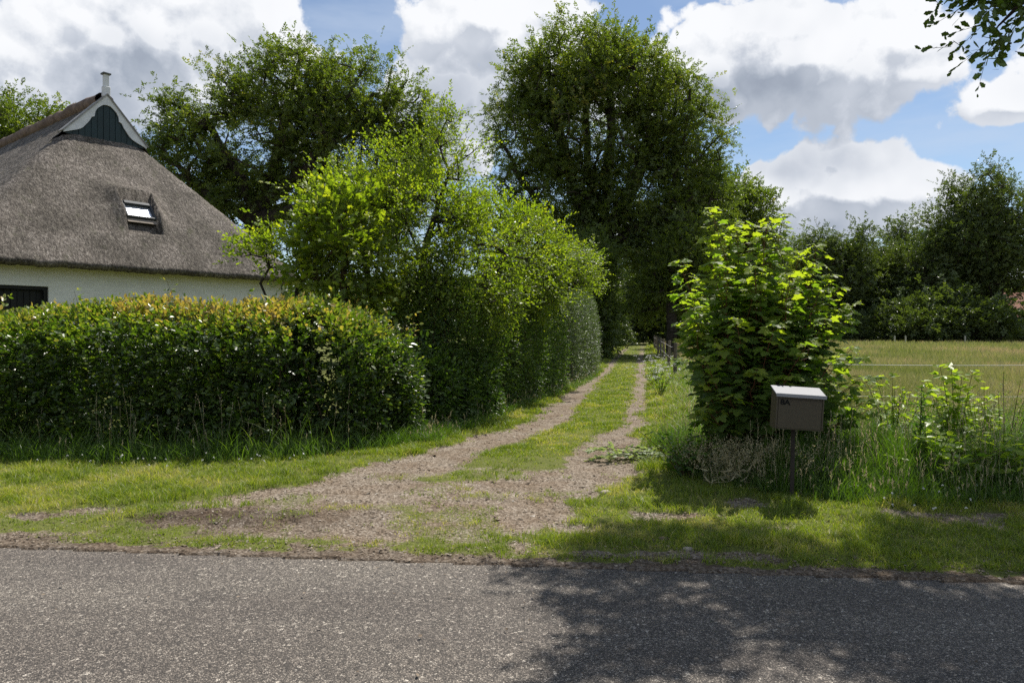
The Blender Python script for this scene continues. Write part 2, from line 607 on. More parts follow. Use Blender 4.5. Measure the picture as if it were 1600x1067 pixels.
def wood_mesh(buf, P0, P1, r0, r1):
    big = r1 > .05
    mid = (r1 > .018) & ~big
    sm = ~big & ~mid
    e = (P1 - P0) * .04
    for msk, n in ((big, 9), (mid, 5), (sm, 3)):
        if msk.any():
            buf.tubes(P0[msk] - e[msk], P1[msk] + e[msk], np.maximum(r0[msk], r1[msk]) if False else r0[msk], r1[msk], n)


def tree(name, trunks, lobes, ntips, leaf, size, shape, seed, twigs=6, nl=6, tl=.5, wood='bark', rtip=.012, tone=.4, gap=0., inner=.5,
         expo=.47, spread=.35, kw=None, young=.12, upb=.25, outer=.8, seg=.6, twigr=.004, tonefn=None, droop=.15, jit=.5, twigwood=False, base_flare=0.0, label=None, cat='tree', group=None, crown_name='crown'):
    rng = np.random.default_rng(seed)
    base = np.asarray(trunks[0][0], float)
    lobes = np.asarray(lobes, float)
    tips = crown_points(lobes, ntips, rng, inner=inner, gap=gap)
    P0, P1, r0, r1, tn, tp, td, _, _ = skeleton(trunks, tips, rng, seg=seg, rtip=rtip, expo=expo)
    cen = (lobes[:, :3] * lobes[:, 3:4]).sum(0) / lobes[:, 3].sum()
    wb = Buf(); lb = Buf()
    wood_mesh(wb, P0 - base, P1 - base, r0, r1)
    T = np.repeat(tp, twigs, 0)
    DD = np.repeat(td, twigs, 0)
    outd = unit(T - cen)
    P = T + rng.normal(0, spread, T.shape)
    D = DD * .5 + outd * outer + rng.normal(0, .6, T.shape) + np.array([0, 0, upb])
    clump = np.repeat(rng.normal(0, .14, len(tp)), twigs)
    tt = tone + clump
    if tonefn is not None:
        tt = tt + tonefn(P)
    sprays(lb, wb if twigwood else None, P - base, D, tl * (.7 + .6 * rng.random(len(P))), nl, size, shape, rng, tt, twig_r=twigr, young=young, droop=droop, jit=jit)
    if base_flare > 0:
        r = base_flare
        wb.tubes([[0, 0, -.15]], [[0, 0, .5]], r * 1.5, r, 12)
    root = empty(name, base, label=label, cat=cat, group=group)
    wb.build('trunk', MAT[wood], root)
    lb.build(crown_name, MAT[leaf], root)
    return root


def lobe(px, py, rx, rz, d, ry=None):
    c = at(px, py, d)
    a = rx / 1067 * d; b = rz / 1067 * d
    return [*c, a, ry if ry else a * .85, b]


# ------------------------------------------------------------------ ground layout (metres)
def road_edge(x):
    return 4.713 - .1014 * x


_yL = [4.6, 5.35, 5.89, 6.2, 6.83, 7.94, 9.75, 11.8, 26, 53, 90]
_xL = [-14, -9.0, -4.6, -3.5, -2.56, -1.79, -.91, .15, 3.35, 8.55, 15.8]
_yR = [4.4, 5.42, 6, 7.6, 9.0, 9.75, 12, 26, 53, 90]
_xR = [.2, .30, .50, 1.28, 1.74, 1.92, 2.39, 5.15, 10.25, 17.4]
_yC = [6.0, 7.2, 8.3, 11.9, 26, 53, 90]
_xC = [-.9, -.35, .12, 1.47, 4.22, 9.4, 16.6]
_wC = [.35, .5, .52, .50, .50, .50, .5]


def path_masks(x, y):
    """bare: 1 on bare earth, 0 on turf"""
    n = (vnoise(x, y, 1.6, 4, 1) - .5)
    n2 = (vnoise(x, y, 7, 3, 2) - .5)
    w = np.interp(y, [5, 9, 14, 90], [.55, .5, .28, .2])
    xl = np.interp(y, _yL, _xL); xr = np.interp(y, _yR, _xR)
    e = n * w * 1.6 + n2 * .35
    inside = sstep(-.12, .22, x - xl + e) * sstep(-.12, .20, xr - x + e)
    xc = np.interp(y, _yC, _xC); wc = np.interp(y, _yC, _wC)
    cg = sstep(-.18, .16, wc - np.abs(x - xc) + e * .9) * sstep(5.6, 9.6, y + n * 4)
    patch = sstep(.50, .62, vnoise(x * .7, y * 1.3, 1.7, 4, 5)) * sstep(9.5, 7.0, y)
    edgeg = sstep(.44, .56, vnoise(x, y, 2.2, 4, 8)) * sstep(.62, .12, y - road_edge(x)) * sstep(-4.2, -2.6, x) + .8 * sstep(.52, .62, vnoise(x, y * 2, 1.5, 4, 19)) * sstep(-2.2, -3.4, x)
    bare = inside * (1 - np.clip(cg + edgeg * .8, 0, 1)) * (1 - .48 * patch)
    verge = sstep(.60, .70, vnoise(x, y * 1.6, 1.9, 4, 9)) * sstep(9, 6.5, y) * (x > .2) * .9
    lip = sstep(.07, .0, y - road_edge(x) + n2 * .25)
    return np.clip(np.maximum(np.maximum(bare, verge), lip), 0, 1), inside


def ground_z(x, y):
    z = .012 + .05 * (vnoise(x, y, .5, 3, 4) - .5) + .022 * (vnoise(x, y, 5, 3, 6) - .5)
    near = sstep(0, .6, y - road_edge(x))
    z = z * (.25 + .75 * near) + (.022 * (vnoise(x, y, 6, 2, 11) - .35)) * (1 - near) + .01
    b, ins = path_masks(x, y)
    z = z - .035 * b * near * sstep(40, 20, y)
    # soft earth heap by the mouth of the track
    z = z + .075 * np.exp(-(((x + 2.6) / .95) ** 2 + ((y - 5.75) / .28) ** 2)) * (.6 + .8 * vnoise(x, y, 9, 3, 12))
    # the soil drops below the road sheet on the camera's side of the edge
    z = np.where(y < road_edge(x) - .12, -.14, z)
    far = sstep(60, 200, np.hypot(x, y))
    return z * (1 - far)


def axis(pts):
    out = []
    for a, b, st in pts:
        n = max(1, int(round((b - a) / st)))
        out.append(np.linspace(a, b, n, endpoint=False))
    out.append([pts[-1][1]])
    return np.concatenate(out)


def make_ground():
    xs = axis([(-600, -120, 60), (-120, -30, 6), (-30, -9, .8), (-9, -5, .12), (-5, 5, .04), (5, 9, .10), (9, 30, .8), (30, 120, 6), (120, 600, 60)])
    ys = axis([(-300, -20, 40), (-20, 3.6, 1.6), (3.6, 9.5, .04), (9.5, 16, .08), (16, 32, .25), (32, 100, 1.5), (100, 900, 50)])
    Xg, Yg = np.meshgrid(xs, ys)
    Z = ground_z(Xg, Yg)
    V = np.stack([Xg, Yg, Z], -1).reshape(-1, 3)
    nx = len(xs); ny = len(ys)
    i, j = np.meshgrid(np.arange(nx - 1), np.arange(ny - 1))
    a = (j * nx + i).ravel()
    Fq = np.stack([a, a + 1, a + nx + 1, a + nx], 1)
    bare, ins = path_masks(Xg, Yg)
    cx = V[Fq].mean(1)
    bm, im = path_masks(cx[:, 0], cx[:, 1])
    fld = (cx[:, 1] > 10.7) & (cx[:, 0] > .199 * cx[:, 1] + 1.1)
    is_path = (im > .5) & ~fld & (cx[:, 1] < 90)
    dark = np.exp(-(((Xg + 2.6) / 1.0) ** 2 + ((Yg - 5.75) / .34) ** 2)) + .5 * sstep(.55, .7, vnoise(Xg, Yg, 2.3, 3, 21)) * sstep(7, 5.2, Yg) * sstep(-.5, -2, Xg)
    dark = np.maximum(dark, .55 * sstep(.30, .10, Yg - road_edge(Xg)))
    meadow = sstep(-.4, .4, Xg - (.199 * Yg + 1.1)) * sstep(10.3, 11.1, Yg)
    A = {'bare': bare.ravel(), 'dark': np.clip(dark, 0, 1).ravel(), 'meadow': meadow.ravel()}

    m, nt, out = new_mat('ground_soil_and_turf')
    tc = nt.nodes.new('ShaderNodeTexCoord').outputs['Object']
    br = N(nt, 'ShaderNodeAttribute', attribute_name='bare').outputs['Fac']
    dk = N(nt, 'ShaderNodeAttribute', attribute_name='dark').outputs['Fac']
    mw = N(nt, 'ShaderNodeAttribute', attribute_name='meadow').outputs['Fac']
    fine = NOISE(nt, tc, 38, 5, .65)
    big = NOISE(nt, tc, 2.2, 4, .55)
    vo = N(nt, 'ShaderNodeTexVoronoi', {'Vector': VM(nt, 'ADD', tc, VM(nt, 'MULTIPLY', N(nt, 'ShaderNodeTexNoise', {'Vector': tc, 'Scale': 14.0}).outputs['Color'], (.06, .06, .06))), 'Scale': 62.0})
    chip = N(nt, 'ShaderNodeSeparateXYZ', {0: vo.outputs['Color']}).outputs[0]
    dirt = RAMP(nt, M(nt, 'ADD', M(nt, 'MULTIPLY', chip, .55), M(nt, 'MULTIPLY', fine, .55)),
                [(.12, (.055, .042, .033)), (.42, (.155, .122, .090)), (.66, (.25, .203, .155)), (.9, (.42, .37, .31))])
    dirt = MIX(nt, RMP(nt, big, .35, .68), dirt, MIX(nt, 1.0, dirt, (.80, .74, .68), 'MULTIPLY'))
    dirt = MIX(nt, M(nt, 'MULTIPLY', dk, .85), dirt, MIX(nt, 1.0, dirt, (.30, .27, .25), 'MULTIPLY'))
    turf = RAMP(nt, fine, [(.3, (.075, .085, .022)), (.55, (.12, .135, .032)), (.75, (.20, .17, .075))])
    mead = RAMP(nt, NOISE(nt, VM(nt, 'MULTIPLY', tc, (1, .35, 1)), 3.0, 8, .7), [(.3, (.10, .14, .035)), (.5, (.17, .185, .06)), (.7, (.28, .22, .12))])
    turf = MIX(nt, mw, turf, mead)
    edge = RMP(nt, M(nt, 'ADD', br, M(nt, 'MULTIPLY', M(nt, 'SUBTRACT', fine, .5), .7)), .35, .62)
    c = MIX(nt, edge, turf, dirt)
    p = N(nt, 'ShaderNodeBsdfPrincipled', {'Base Color': c, 'Roughness': .95, 'Specular IOR Level': .12})
    h = M(nt, 'ADD', M(nt, 'MULTIPLY', vo.outputs['Distance'], .5), fine)
    b = N(nt, 'ShaderNodeBump', {'Height': h, 'Strength': 1.0, 'Distance': .012})
    nt.links.new(b.outputs[0], p.inputs['Normal'])
    nt.links.new(p.outputs[0], out.inputs[0])

    def part(name, sel):
        f = Fq[sel]
        idx, inv = np.unique(f, return_inverse=True)
        o = mesh(name, V[idx], [inv.reshape(-1, 4)], m, None, {k: a[idx] for k, a in A.items()}, smooth=True)
        tag(o, kind='structure')
        return o
    part('ground', ~is_path & ~fld)
    part('path', is_path)
    part('meadow', fld & ~is_path)

    # road
    m, nt, out = new_mat('chip_asphalt')
    tc = nt.nodes.new('ShaderNodeTexCoord').outputs['Object']
    v1 = N(nt, 'ShaderNodeTexVoronoi', {'Vector': tc, 'Scale': 135.0, 'Randomness': 1.0})
    v2 = N(nt, 'ShaderNodeTexVoronoi', {'Vector': tc, 'Scale': 66.0, 'Randomness': 1.0})
    a1 = N(nt, 'ShaderNodeSeparateXYZ', {0: v1.outputs['Color']}).outputs
    a2 = N(nt, 'ShaderNodeSeparateXYZ', {0: v2.outputs['Color']}).outputs
    c = RAMP(nt, a1[0], [(0, (.045, .040, .036)), (.38, (.115, .103, .092)), (.68, (.225, .200, .178)), (.9, (.32, .29, .255)), (1, (.50, .46, .41))])
    c2 = RAMP(nt, a2[0], [(0, (.07, .065, .06)), (.7, (.17, .152, .135)), (1, (.62, .58, .52))])
    c = MIX(nt, RMP(nt, a2[1], .80, .84), c, c2)
    gap = RMP(nt, v1.outputs['Distance'], .30, .62)
    c = MIX(nt, M(nt, 'MULTIPLY', gap, .75), c, (.035, .032, .03))
    big = NOISE(nt, VM(nt, 'MULTIPLY', tc, (.5, 1.6, 1)), 1.1, 4, .6)
    c = MIX(nt, RMP(nt, big, .3, .7), c, MIX(nt, 1.0, c, (.80, .79, .80), 'MULTIPLY'))
    c = MIX(nt, 1.0, c, (1.22, 1.17, 1.08), 'MULTIPLY')
    bands = NOISE(nt, VM(nt, 'MULTIPLY', tc, (.12, 1.5, 1)), 1.3, 3, .5)
    c = MIX(nt, RMP(nt, bands, .40, .62), c, MIX(nt, 1.0, c, (.86, .85, .85), 'MULTIPLY'))
    stn = NOISE(nt, tc, .9, 7, .62)
    c = MIX(nt, RMP(nt, stn, .60, .68), c, MIX(nt, 1.0, c, (.80, .80, .81), 'MULTIPLY'))
    p = N(nt, 'ShaderNodeBsdfPrincipled', {'Base Color': c, 'Roughness': .78, 'Specular IOR Level': .35})
    b = N(nt, 'ShaderNodeBump', {'Height': M(nt, 'SUBTRACT', 1.0, v1.outputs['Distance']), 'Strength': .9, 'Distance': .006})
    nt.links.new(b.outputs[0], p.inputs['Normal'])
    nt.links.new(p.outputs[0], out.inputs[0])
    t = np.array([.9949, -.1009]); nrm = np.array([.1009, .9949])
    s = np.concatenate([np.linspace(-200, -14, 14), np.linspace(-12, 12, 160), np.linspace(14, 200, 14)])
    rows = []
    e0 = np.stack([s * t[0], 4.713 + s * t[1]], 1)
    jag = .05 * (vnoise(s, s * 0, 2.0, 4, 2) - .5) + .02
    for q, z in ((jag, -.03), (jag - .03, .004), (-.4 + 0 * s, .010), (-1.5 + 0 * s, .03), (-3.0 + 0 * s, .035), (-5.6 + 0 * s, .0)):
        pp = e0 + nrm * q[:, None]
        rows.append(np.column_stack([pp, np.full(len(s), z)]))
    V = np.concatenate(rows); k = len(s)
    Fq = np.concatenate([np.stack([np.arange(k - 1) + (r + 1) * k, np.arange(k - 1) + 1 + (r + 1) * k, np.arange(k - 1) + 1 + r * k, np.arange(k - 1) + r * k], 1) for r in range(5)])
    tag(mesh('road', V, [Fq], m, None, smooth=True), kind='structure')


make_ground()


# ------------------------------------------------------------------ thatched farmhouse
def make_house():
    SC = 1.2
    O = np.array([-9.18, 12.2]) * SC                   # a point of the front eave
    U = np.array([.6, .8]); B = np.array([-.8, .6])    # along the eave, back into the house
    ze = CAM_Z + 1.4 * SC
    uL, uR, sg = -.8 * SC, 6.5 * SC, 2.6 * SC
    th, tf = 1.19, 1.105
    cm = (uL + uR) / 2
    root = empty('thatched_farmhouse', (*(O + U * cm + B * 4), 0), label='white brick farmhouse with a big grey thatched roof behind the left hedge', cat='house')
    rl = np.array(root.location)

    def W(u, s, z):
        u, s, z = np.broadcast_arrays(u, s, z)
        return np.stack([O[0] + U[0] * u + B[0] * s, O[1] + U[1] * u + B[1] * s, z], -1) - rl

    def smin(a, b, k):
        h = np.clip(.5 + .5 * (b - a) / k, 0, 1)
        return b * (1 - h) + a * h - k * h * (1 - h)

    def ray(px, py, off=0.0, vertical=None):
        """u, s, z where the ray through a pixel meets the hip slope (or the vertical plane s=vertical)"""
        dx, dz = (px - 800) / 1067, (515 - py) / 1067
        # P = d*(dx,1): s = B.(P-O)
        bs = B[0] * dx + B[1]; b0 = B @ O
        if vertical is None:
            # CAM_Z + dz d = ze + th*(bs d - b0) + off
            d = (ze + off - th * b0 - CAM_Z) / (dz - th * bs)
        else:
            d = (vertical + b0) / bs
        return (U @ (np.array([dx, 1]) * d - O), bs * d - b0, CAM_Z + dz * d)

    def hgt(u, s):
        fl = smin(ze + tf * (u - uL), ze + tf * (uR - u), .10)
        # slight bell-cast near the eaves
        hip = ze + th * s
        both = smin(hip, fl, .55)
        z = np.where(s <= sg, both, fl)
        return z - .10 * np.exp(-np.minimum(np.minimum(s, u - uL), uR - u).clip(0) / .5)

    # skylight corners on the slope
    wc = [ray(*p) for p in ((188, 314), (229, 321), (243, 350), (202, 343))]
    wu0 = (wc[0][0] + wc[3][0]) / 2; wu1 = (wc[1][0] + wc[2][0]) / 2
    ws0 = (wc[2][1] + wc[3][1]) / 2; ws1 = (wc[0][1] + wc[1][1]) / 2
    wu0, wu1 = min(wu0, wu1) - .05, max(wu0, wu1) + .05
    ws0, ws1 = ws0 + .10 * (ws1 - ws0), ws1 - .08 * (ws1 - ws0)

    us = axis([(uL, uR, .035)])
    ss = axis([(0, sg - .001, .035)])
    ss = np.concatenate([ss, axis([(sg + .001, sg + 15, .09)])])
    Ug, Sg = np.meshgrid(us, ss)
    Zg = hgt(Ug, Sg)
    Ug0 = Ug.copy()
    # thatch relief
    rng = np.random.default_rng(5)
    Zg = Zg + .035 * (vnoise(Ug, Sg, 3.0, 3, 31) - .5) + .045 * (vnoise(Ug, Sg, 16, 2, 33) - .5)
    # lips and hole around the skylight
    du = np.maximum(np.maximum(wu0 - Ug, Ug - wu1), 0); dtop = np.maximum(Sg - ws1, 0); dbot = np.maximum(ws0 - Sg, 0)
    side = np.exp(-(du / .26) ** 2) * sstep(.30, .0, dbot) * sstep(.55, .0, dtop)
    top = np.exp(-(dtop / .34) ** 2) * np.exp(-(du / .34) ** 2) * (Sg > ws1 - .05)
    Zg = Zg + .36 * np.maximum(side * (Sg >= ws0 - .25), top)
    hole = (Ug > wu0 - .035) & (Ug < wu1 + .035) & (Sg > ws0 - .30) & (Sg < ws1 + .02)
    Zg = np.where(hole, hgt(Ug, Sg) - .16, Zg)
    V = W(Ug, Sg, Zg)
    ny, nx = Ug.shape
    i, j = np.meshgrid(np.arange(nx - 1), np.arange(ny - 1))
    a = (j * nx + i).ravel()
    Fq = np.stack([a, a + 1, a + nx + 1, a + nx], 1)
    cut = (ss[:-1] < sg) & (ss[1:] > sg)
    rowcut = np.repeat(cut, nx - 1)
    Fq = Fq[~rowcut]
    V = V.reshape(-1, 3)
    rb = Buf(); rb.add(V, [Fq])
    # thick cut edge of the thatch and its underside
    def lip(us_, ss_, inward):
        z = hgt(us_, ss_) + .035 * (vnoise(us_, ss_, 3.0, 3, 31) - .5) + .045 * (vnoise(us_, ss_, 16, 2, 33) - .5)
        iu, is_ = inward
        k = len(us_)
        rows = [W(us_, ss_, z), W(us_ - iu * .03, ss_ - is_ * .03, z - .06), W(us_ + iu * .05, ss_ + is_ * .05, z - .17), W(us_ + iu * .62, ss_ + is_ * .62, z * 0 + ze - .10)]
        q = np.arange(k - 1)
        rb.add(np.concatenate(rows), [np.concatenate([np.stack([q + r * k, q + (r + 1) * k, q + 1 + (r + 1) * k, q + 1 + r * k], 1) for r in range(3)])])
    lip(us, us * 0, (0, 1))
    lip(0 * ss + uR, ss, (-1, 0))
    lip(0 * ss + uL, ss, (1, 0))
    m, nt, out = new_mat('weathered_thatch')
    tc = nt.nodes.new('ShaderNodeTexCoord').outputs['Object']
    # reeds run down the slope: stretch the noise in z
    v = N(nt, 'ShaderNodeCombineXYZ', {0: VM(nt, 'DOT_PRODUCT', tc, (U[0], U[1], 0)), 1: M(nt, 'MULTIPLY', VM(nt, 'DOT_PRODUCT', tc, (B[0], B[1], 0)), .45), 2: M(nt, 'MULTIPLY', VM(nt, 'DOT_PRODUCT', tc, (0, 0, 1)), .45)}).outputs[0]
    f = NOISE(nt, v, 22, 6, .7)
    f2 = NOISE(nt, v, 70, 3, .7)
    bg = NOISE(nt, tc, 1.3, 5, .6)
    c = RAMP(nt, M(nt, 'ADD', M(nt, 'MULTIPLY', f, .55), M(nt, 'MULTIPLY', f2, .45)), [(.36, (.020, .016, .013)), (.46, (.105, .088, .073)), (.55, (.235, .203, .172)), (.66, (.52, .47, .41))])
    c = MIX(nt, RMP(nt, bg, .35, .65, 0, .9), c, MIX(nt, 1.0, c, (.52, .52, .49), 'MULTIPLY'))
    moss = NOISE(nt, VM(nt, 'MULTIPLY', tc, (1.6, 1.6, .5)), 2.4, 6, .65)
    c = MIX(nt, RMP(nt, moss, .56, .70, 0, .45), c, (.075, .080, .035))
    p = N(nt, 'ShaderNodeBsdfPrincipled', {'Base Color': c, 'Roughness': .85, 'Specular IOR Level': .25})
    b = N(nt, 'ShaderNodeBump', {'Height': M(nt, 'ADD', f, M(nt, 'MULTIPLY', f2, .6)), 'Strength': 1.0, 'Distance': .045})
    nt.links.new(b.outputs[0], p.inputs['Normal'])
    nt.links.new(p.outputs[0], out.inputs[0])
    MAT['thatch'] = m
    roof = rb.build('roof', m, root, smooth=True)

    def part(buf, name, mat, par=None, **kw):
        o = buf.build(name, mat, par or root, **kw)
        return o
    ax3 = np.array([U[0], U[1], 0]); bx3 = np.array([B[0], B[1], 0]); zx = np.array([0, 0, 1.])
    # ridge roll
    kb = Buf()
    zr = float(hgt(np.array([cm]), np.array([sg + 1]))[0])
    rs = np.linspace(sg + .05, sg + 15, 70)
    pr = W(np.full(70, cm), rs, zr + .10 + .02 * np.sin(rs * 3) + .02 * rng.normal(0, 1, 70))
    th_ = np.linspace(-1.1, math.pi + 1.1, 11)
    rows = np.stack([pr[:, None] + .26 * (np.cos(th_)[None, :, None] * ax3 * 1.0 + (np.sin(th_)[None, :, None] - .55) * zx * .85)], 0)[0]
    k = 11; q, r_ = np.meshgrid(np.arange(k - 1), np.arange(69)); a = (r_ * k + q).ravel()
    kb.add(rows.reshape(-1, 3), [np.stack([a, a + 1, a + k + 1, a + k], 1)])
    kb.build('ridge', simple_mat('ridge_tile', (.23, .165, .13), .9, .2, .45, 5, .01, 18), roof, smooth=True)

    # white brick walls
    m, nt, out = new_mat('white_brick')
    tcn = nt.nodes.new('ShaderNodeTexCoord').outputs['Object']
    ua = VM(nt, 'DOT_PRODUCT', tcn, (.6 + .8, .8 - .6, 0))
    bvec = N(nt, 'ShaderNodeCombineXYZ', {0: VM(nt, 'DOT_PRODUCT', tcn, (U[0], U[1], 0)), 1: N(nt, 'ShaderNodeSeparateXYZ', {0: tcn}).outputs[2], 2: 0.0}).outputs[0]
    br = N(nt, 'ShaderNodeTexBrick', {'Vector': bvec, 'Scale': 1.0, 'Mortar Size': .006, 'Mortar Smooth': .4, 'Brick Width': .22, 'Row Height': .065,
                                      'Color1': (.74, .73, .71, 1), 'Color2': (.81, .80, .78, 1), 'Mortar': (.73, .72, .70, 1)})
    c = MIX(nt, RMP(nt, NOISE(nt, tcn, 1.6, 6, .6), .45, .8, 0, .35), br.outputs['Color'], (.50, .49, .44))
    p = N(nt, 'ShaderNodeBsdfPrincipled', {'Base Color': c, 'Roughness': .8, 'Specular IOR Level': .25})
    nt.links.new(p.outputs[0], out.inputs[0])
    wi = .50
    # opening in the front wall
    ou0, _, oz = ray(-60, 436, vertical=wi); ou1, _, oz1 = ray(76, 448, vertical=wi)
    wb = Buf()
    u0, u1, s1 = uL + wi, uR - wi, sg + 15
    zt = ze - .0

    def slab(ua, ub, za, zb, sa=wi, sb=wi + .3):
        c = W((ua + ub) / 2, (sa + sb) / 2, (za + zb) / 2)
        rot = np.stack([ax3, bx3, zx], 1)
        wb.box(c, (ub - ua, sb - sa, zb - za), rot)
    ou0 = max(ou0, u0 + .3)
    slab(u0, ou0, -.1, zt); slab(ou1, u1, -.1, zt); slab(ou0, ou1, oz1, zt)
    slab(u0, u0 + .3, -.1, zt, wi + .3, s1); slab(u1 - .3, u1, -.1, zt, wi + .3, s1)
    slab(u0, u1, -.1, zt, s1, s1 + .3)
    wb.prism([(u0 - cm, 0), (u1 - cm, 0), (0, (u1 - cm) * tf)], W(cm, s1, zt), ax3, zx, bx3, .3)
    wb.build('wall', m, root)
    # dark boarded door in the opening
    db = Buf()
    rot = np.stack([ax3, bx3, zx], 1)
    nb = 9
    for q in range(nb):
        w_ = (ou1 - ou0 - .16) / nb
        db.box(W(ou0 + .08 + w_ * (q + .5), wi + .16, (oz1 - .08) / 2), (w_ - .012, .03, oz1 - .10), rot)
    dm = simple_mat('dark_tarred_wood', (.016, .017, .016), .6, .3, .4, 5, .002, 30)
    d = db.build('barn_door', dm, root)
    fb = Buf()
    fb.box(W(ou1 - .04, wi + .12, oz1 / 2), (.08, .14, oz1), rot)
    fb.box(W(ou0 + .04, wi + .12, oz1 / 2), (.08, .14, oz1), rot)
    fb.box(W((ou0 + ou1) / 2, wi + .12, oz1 - .042), (ou1 - ou0 - .16, .14, .08), rot)
    fb.build('door_frame', dm, d)
    hb = Buf(); hb.box(W(ou1 - .3, wi + .125, 1.05), (.03, .05, .16), rot, .006)
    hb.build('handle', simple_mat('iron', (.05, .05, .05), .4, .5, metallic=.8), d)

    # gable triangle
    zg = ze + th * sg
    hw = (zr - zg) / tf + .02
    H = hw * tf + .05
    gb = Buf()
    npl = 13
    for q in range(npl):
        ca = -hw + 2 * hw * (q + .5) / npl; w_ = 2 * hw / npl
        top = lambda x: max(.02, H * (1 - abs(x) / hw) - .03)
        a0, a1 = ca - w_ / 2 + .006, ca + w_ / 2 - .006
        gb.prism([(a0, -.1), (a1, -.1), (a1, top(a1)), (a0, top(a0))], W(cm, sg - .03, zg), ax3, zx, -bx3, .03 if q % 2 else .036)
    gb.build('gable_board', simple_mat('dark_green_boards', (.012, .032, .034), .5, .4, .3, 4), root)
    inner = [(.0, .77), (.10, .755), (.19, .69), (.25, .635), (.30, .55), (.32, .434), (.387, .41), (.42, .35), (.45, .30), (.54, .193), (.60, .125), (.667, .075), (.77, .03), (.88, -.01)]
    for sgn in (-1, 1):
        bb = Buf()
        pts = [(0, 1.02), (1.05, .0), (1.07, -.075)] + [(a, h) for a, h in reversed(inner)]
        pts = [(sgn * a * hw, h * H) for a, h in pts]
        bb.prism(pts, W(cm, sg - .075, zg), ax3, zx, -bx3, .035 if sgn > 0 else .038)
        bb.build('wind_board', MAT['white_paint'], root)
        cb = Buf()
        L = math.hypot(hw * 1.1, H * 1.1)
        dv = unit(ax3 * sgn * hw * 1.05 - zx * H * 1.03)
        A = W(cm, sg + .02, zg + H * 1.035)
        cb.box(A + dv * L / 2 * .985, (L * .99, .34, .03), np.stack([dv, bx3, np.cross(dv, bx3)], 1))
        cb.build('verge_cap', simple_mat('verge_cap', (.33, .32, .30), .7, .3, .4, 5), root)
    fi = Buf()
    zt2 = zg + H * 1.0
    fi.box(W(cm, sg - .03, zt2 + .25 * SC), (.125, .125, .50 * SC), rot, .006)
    fi.box(W(cm + .004, sg - .03, zt2 + .12), (.19, .15, .30), rot, .02)
    f_ = fi.build('finial', MAT['white_paint'], root)
    fc = Buf(); fc.box(W(cm, sg - .03, zt2 + .50 * SC + .02), (.21, .21, .045), rot, .01)
    fc.build('finial_cap', simple_mat('lead', (.12, .13, .13), .6, .4, .3, 8), f_)

    # skylight, lying in the slope
    sl = unit(bx3 + zx * th); nn = np.cross(ax3, sl)
    if nn[2] < 0: nn = -nn
    uc, sc_ = (wu0 + wu1) / 2, (ws0 + ws1) / 2
    C = W(uc, sc_, ze + th * sc_) + nn * .03
    Wd = wu1 - wu0; Lg = (ws1 - ws0) * math.sqrt(1 + th * th)
    rw = np.stack([ax3, sl, nn], 1)
    sk = empty('skylight', C); sk.parent = root
    Z0 = np.zeros(3)
    t_ = .05
    fr = Buf()
    for (c, s_) in (((-Wd / 2 + t_ / 2, 0, 0), (t_, Lg, .12)), ((Wd / 2 - t_ / 2, 0, 0), (t_, Lg, .12)), ((0, -Lg / 2 + t_ / 2, 0), (Wd - 2 * t_, t_, .12)), ((0, Lg / 2 - .05, .02), (Wd - 2 * t_, .10, .13))):
        fr.box(rw @ np.array(c), s_, rw, .008)
    fr.build('frame', simple_mat('grey_aluminium', (.06, .065, .07), .6, .25, .1, 6), sk)
    gl = Buf(); gl.box(rw @ np.array((0, -.0125, -.01)), (Wd - 2 * t_, Lg - t_ - .10, .02), rw)
    gm, gnt, gout = new_mat('window_glass')
    g1 = N(gnt, 'ShaderNodeBsdfPrincipled', {'Base Color': (.80, .83, .86, 1), 'Roughness': .28, 'Specular IOR Level': 1.0, 'Metallic': .85})
    gnt.links.new(g1.outputs[0], gout.inputs[0])
    gl.build('pane', gm, sk)
    ap = Buf(); ap.box(rw @ np.array((0, -Lg / 2 - .075, -.02)), (Wd * 1.0, .13, .02), rw, .005)
    ap.build('apron', simple_mat('lead_apron', (.30, .25, .20), .8, .3, .4, 9), sk)


make_house()


# ------------------------------------------------------------------ grass
def ribbon(buf, P, H, W, lean, rng, segs=3, tone=.5, curl=.6):
    """blades of grass: P (n,3) roots, H heights, W widths, lean (n,2) horizontal travel of the tip"""
    n = len(P)
    az = rng.random(n) * 2 * np.pi
    side = np.stack([np.cos(az), np.sin(az), 0 * az], 1)
    rows = []
    for k in range(segs + 1):
        t = k / segs
        c = P.copy()
        c[:, 0] += lean[:, 0] * t ** 1.8; c[:, 1] += lean[:, 1] * t ** 1.8
        c[:, 2] += H * (t - .25 * curl * t * t)
        w = (W * (1 - t ** 1.5) * .5 + .0002)[:, None]
        if k < segs:
            rows.append(c - side * w); rows.append(c + side * w)
        else:
            rows.append(c)
    V = np.stack(rows, 1)
    m = 2 * segs + 1
    off = (np.arange(n) * m)[:, None]
    qs = [np.array([[2 * k, 2 * k + 1, 2 * k + 3, 2 * k + 2]]) + off for k in range(segs - 1)]
    tr = np.array([[2 * segs - 2, 2 * segs - 1, 2 * segs]]) + off
    buf.add(V.reshape(-1, 3), qs + [tr], np.repeat(np.clip(np.broadcast_to(tone, (n,)), 0, 1), m))


def scatter(n, x0, x1, y0, y1, rng, far=True):
    """points whose density falls off with distance like the picture's resolution does"""
    if far:
        u = rng.random(n)
        y = 1 / (1 / y0 + u * (1 / y1 - 1 / y0))
    else:
        y = y0 + (y1 - y0) * rng.random(n)
    x = x0 + (x1 - x0) * rng.random(n)
    return x, y


def tufted(x, y, rng, k, spread):
    x = np.repeat(x, k) + rng.normal(0, spread, len(x) * k)
    y = np.repeat(y, k) + rng.normal(0, spread, len(y) * k)
    return x, y


def hedge_front(x):
    return np.interp(x, [-14, -3.4, -2.4, -1.5, -1.2], [8.9, 8.75, 8.95, 9.9, 10.5])


